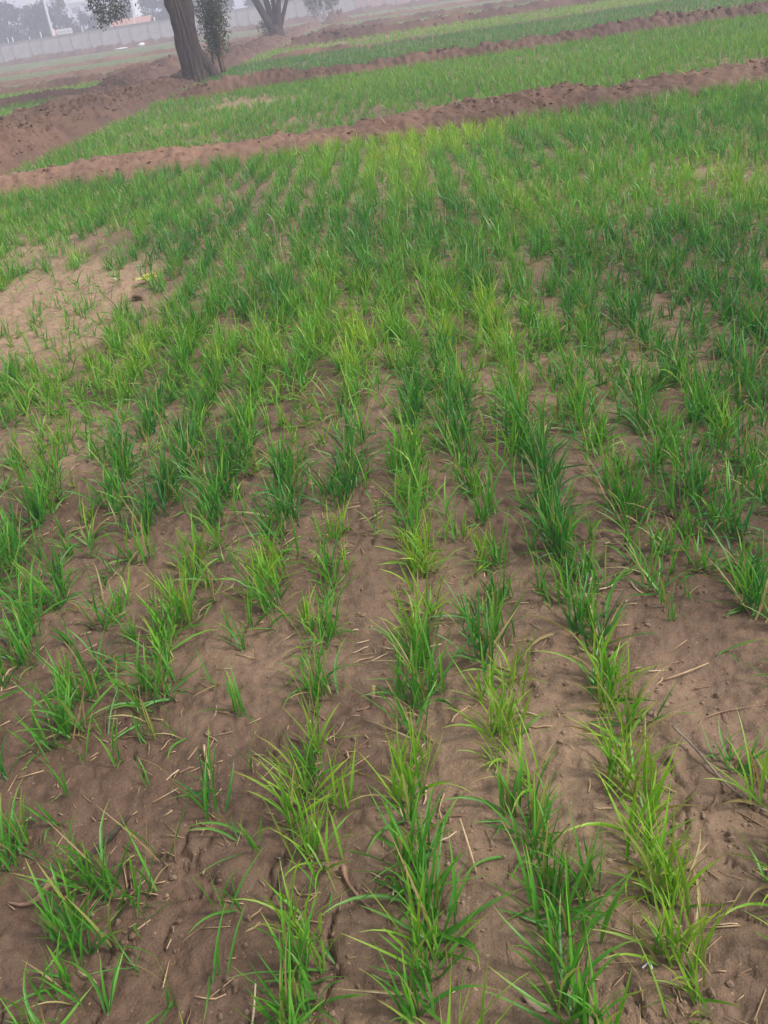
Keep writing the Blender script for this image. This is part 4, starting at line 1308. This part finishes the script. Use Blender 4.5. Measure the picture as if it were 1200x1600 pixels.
# lamp mast
t = thing('lamp_mast', 'tall pale tapered lamp mast behind the boundary wall', 'lamp post', (-35.15, 145, 0))
mb = MB()
mb.tube([(0, 0, -0.3), (0, 0, 3), (0, 0, 7), (0, 0, 12)], [0.21, 0.19, 0.16, 0.11], 14)
link('mast', mb.mesh('mast'), M['pale_metal'], t)
mb = MB()
mb.tube([(0, 0, 11.9), (0.6, 0, 12.4), (1.6, 0, 12.6)], [0.06, 0.05, 0.05], 8)
link('arm', mb.mesh('arm'), M['pale_metal'], t)
mb = MB()
mb.box(1.4, 2.2, -0.16, 0.16, 12.5, 12.66)
link('lamp_head', mb.mesh('lamp_head', False), M['pale_metal'], t)


def shed(name, label, x0, x1, y, z, depth, rise, mat):
    t = thing(name, label, 'shed', ((x0 + x1) / 2, y, 0))
    w2 = (x1 - x0) / 2
    mb = MB()
    mb.box(-w2 + 0.2, w2 - 0.2, 0, depth, -0.2, z)
    link('wall', mb.mesh('wall', False), M['concrete'], t)
    mb = MB()
    mb.add([(-w2, -0.3, z), (w2, -0.3, z), (w2, depth / 2, z + rise), (-w2, depth / 2, z + rise), (-w2, depth + 0.3, z), (w2, depth + 0.3, z),
            (-w2, -0.3, z + 0.06), (w2, -0.3, z + 0.06), (w2, depth / 2, z + rise + 0.06), (-w2, depth / 2, z + rise + 0.06), (-w2, depth + 0.3, z + 0.06), (w2, depth + 0.3, z + 0.06)],
           [(0, 3, 2, 1), (3, 4, 5, 2), (6, 7, 8, 9), (9, 8, 11, 10), (0, 1, 7, 6), (5, 4, 10, 11), (0, 6, 9, 3), (3, 9, 10, 4), (1, 2, 8, 7), (2, 5, 11, 8)])
    link('roof', mb.mesh('roof', False), M[mat], t)
    for i in range(int((x1 - x0) / 1.3)):
        mb = MB()
        cx = -w2 + 0.9 + i * 1.3
        mb.box(cx - 0.03, cx + 0.03, -0.31, -0.27, z - 0.02, z + 0.1)
        link('roof_rib', mb.mesh('roof_rib', False), M[mat], t)
    return t


shed('red_shed', 'low shed with faded red roof behind the wall', -35.6, -33.2, 146, 2.75, 3, 0.5, 'red_paint')
shed('orange_shed', 'long low shed with orange roof behind the wall', -27.6, -22.0, 147, 2.6, 4, 0.75, 'orange')
t = thing('sign_board', 'white board with faded lettering rising above the wall', 'sign', (-33.15, 143.5, 0))
mb = MB()
mb.box(-1.05, 1.05, -0.04, 0.04, 2.62, 3.22)
link('board', mb.mesh('board', False), M['white_paint'], t)
for s_ in (-0.8, 0.8):
    mb = MB()
    mb.box(s_ - 0.05, s_ + 0.05, 0.045, 0.14, -0.2, 3.1)
    link('post', mb.mesh('post', False), M['pale_metal'], t)
for i in range(7):          # strokes of lettering, too blurred to read
    mb = MB()
    mb.box(-0.07, 0.07, -0.052, -0.041, 2.76, 3.0 + 0.06 * (i % 2))
    link('letter', mb.mesh('letter', False), M['sign_ink'], t, (-0.84 + i * 0.28, 0, 0))
# white rubble sack at the wall foot
q = np.random.RandomState(4)
for i, (x, y, s) in enumerate([(-20.6, 126.5, 0.34), (-23.0, 126.3, 0.4)]):
    V = ICO_V * (1 + 0.25 * q.uniform(-1, 1, (12, 1))) * s * np.array([1.3 if i == 0 else 2.0, 0.8, 0.75 if i == 0 else 0.3])
    me = mesh_np('rubble_sack', V, [ICO_F], None, False)
    o = link('white_sack', me, M['white_paint'], None, (x, y, 0.2 if i == 0 else 0.1))
    tag(o, ('white lumpy sack dumped at the wall foot', 'flat white sheet lying at the wall foot')[i], 'rubbish')

# ---------------------------------------------------------------- hazy trees beyond the wall
TR = []
for v in range(4):
    q = np.random.RandomState(200 + v)
    hgt = 8.0
    ends = [(q.normal(0, 1.3), q.normal(0, 1.3), q.uniform(2.5, 7.2)) for _ in range(9)] + [(0, 0, 7.4)]
    pts = crown_points(ends, 9, 1.15, 1.6, 210 + v, 0.9)
    V, F, A = foliage(pts, 2400, 0.36, 0.46, ((0.02, 0.036, 0.018), (0.055, 0.08, 0.035)), 220 + v, 0.4, 0.7)
    cm = mesh_np('crown', V, F, A, False)
    cm.materials.append(M['tree_leaf'])
    mb = MB()
    mb.tube(branch_path((0, 0, -0.3), (0, 0, 6.5), 8, 0.06, 230 + v), np.linspace(0.24, 0.06, 8), 8, 0.1, v)
    for i, e in enumerate(ends[:5]):
        mb.tube(branch_path((0, 0, 1.8 + 0.4 * i), e, 5, 0.05, 240 + i), np.linspace(0.09, 0.02, 5), 5)
    tm = mb.mesh('trunk')
    tm.materials.append(M['bark_dark'])
    TR.append((cm, tm))
LAY = [(-54, 172, 1.05), (-50.5, 175, 1.0), (-47.8, 170, 0.98), (-45.0, 174, 0.90), (-42.4, 171, 0.93), (-39.8, 173, 0.92), (-37.4, 176, 0.66), (-34.4, 172, 0.62), (-31.5, 175, 0.62), (-29.0, 171, 0.66), (-26.2, 174, 0.80), (-22.6, 172, 0.9), (-18.5, 175, 0.95), (-14.5, 172, 1.0), (-9.5, 176, 0.9), (-4, 173, 1.0), (2, 176, 1.05), (-58, 171, 1.0), (9, 174, 1.0)]
for i, (x, y, s) in enumerate(LAY):
    t = thing('distant_tree', 'hazy dark tree standing in the row behind the boundary wall', 'tree', (x, y, 0), i * 1.7, 'hazy trees behind the wall')
    t.scale = (s, s, s)
    link('trunk', TR[i % 4][1], None, t)
    link('crown', TR[i % 4][0], None, t)

# ---------------------------------------------------------------- pale apartment block far behind
t = thing('apartment_block', 'pale many-storeyed block fading into the haze behind the trees', 'building', (-52.5, 262, 0))
mb = MB()
mb.box(-5.6, 10, 0, 11, -0.5, 19)
link('wall', mb.mesh('wall', False), M['bld'], t)
mb = MB()
mb.box(-1.05, 1.05, -0.05, 0.03, 0, 1.3)
wme = mb.mesh('window', False)
mb = MB()
mb.box(-15.9 / 2, 15.9 / 2, -0.35, -0.002, 0, 0.3)
slab = mb.mesh('floor_band', False)
for f in range(6):
    link('floor_band', slab, M['white_paint'], t, (2.2, 0, 0.4 + f * 3.1))
    for c in range(5):
        w_ = link('window', wme, M['glass_dark'], t, (-3.9 + c * 3.05, 0, 1.3 + f * 3.1))
mb = MB()
mb.box(-5.9, 10.3, -0.3, 11.3, 19.003, 19.6)
link('roof', mb.mesh('roof', False), M['white_paint'], t)

# ---------------------------------------------------------------- haze: one closed box of even air
mb = MB()
mb.box(-660, 660, -55, 640, -1.2, 24)
hm = bpy.data.materials.new('haze_air')
hm.use_nodes = True
hn = hm.node_tree
hn.nodes.remove(hn.nodes['Principled BSDF'])
pv = hn.nodes.new('ShaderNodeVolumePrincipled')
pv.inputs['Color'].default_value = (0.80, 0.80, 0.95, 1)
pv.inputs['Density'].default_value = 0.0041
pv.inputs['Anisotropy'].default_value = 0.2
hn.links.new(pv.outputs[0], hn.nodes['Material Output'].inputs['Volume'])
hz = kind(link('haze', mb.mesh('haze', False), hm), 'stuff', 'thin pale mist over the fields', 'haze')
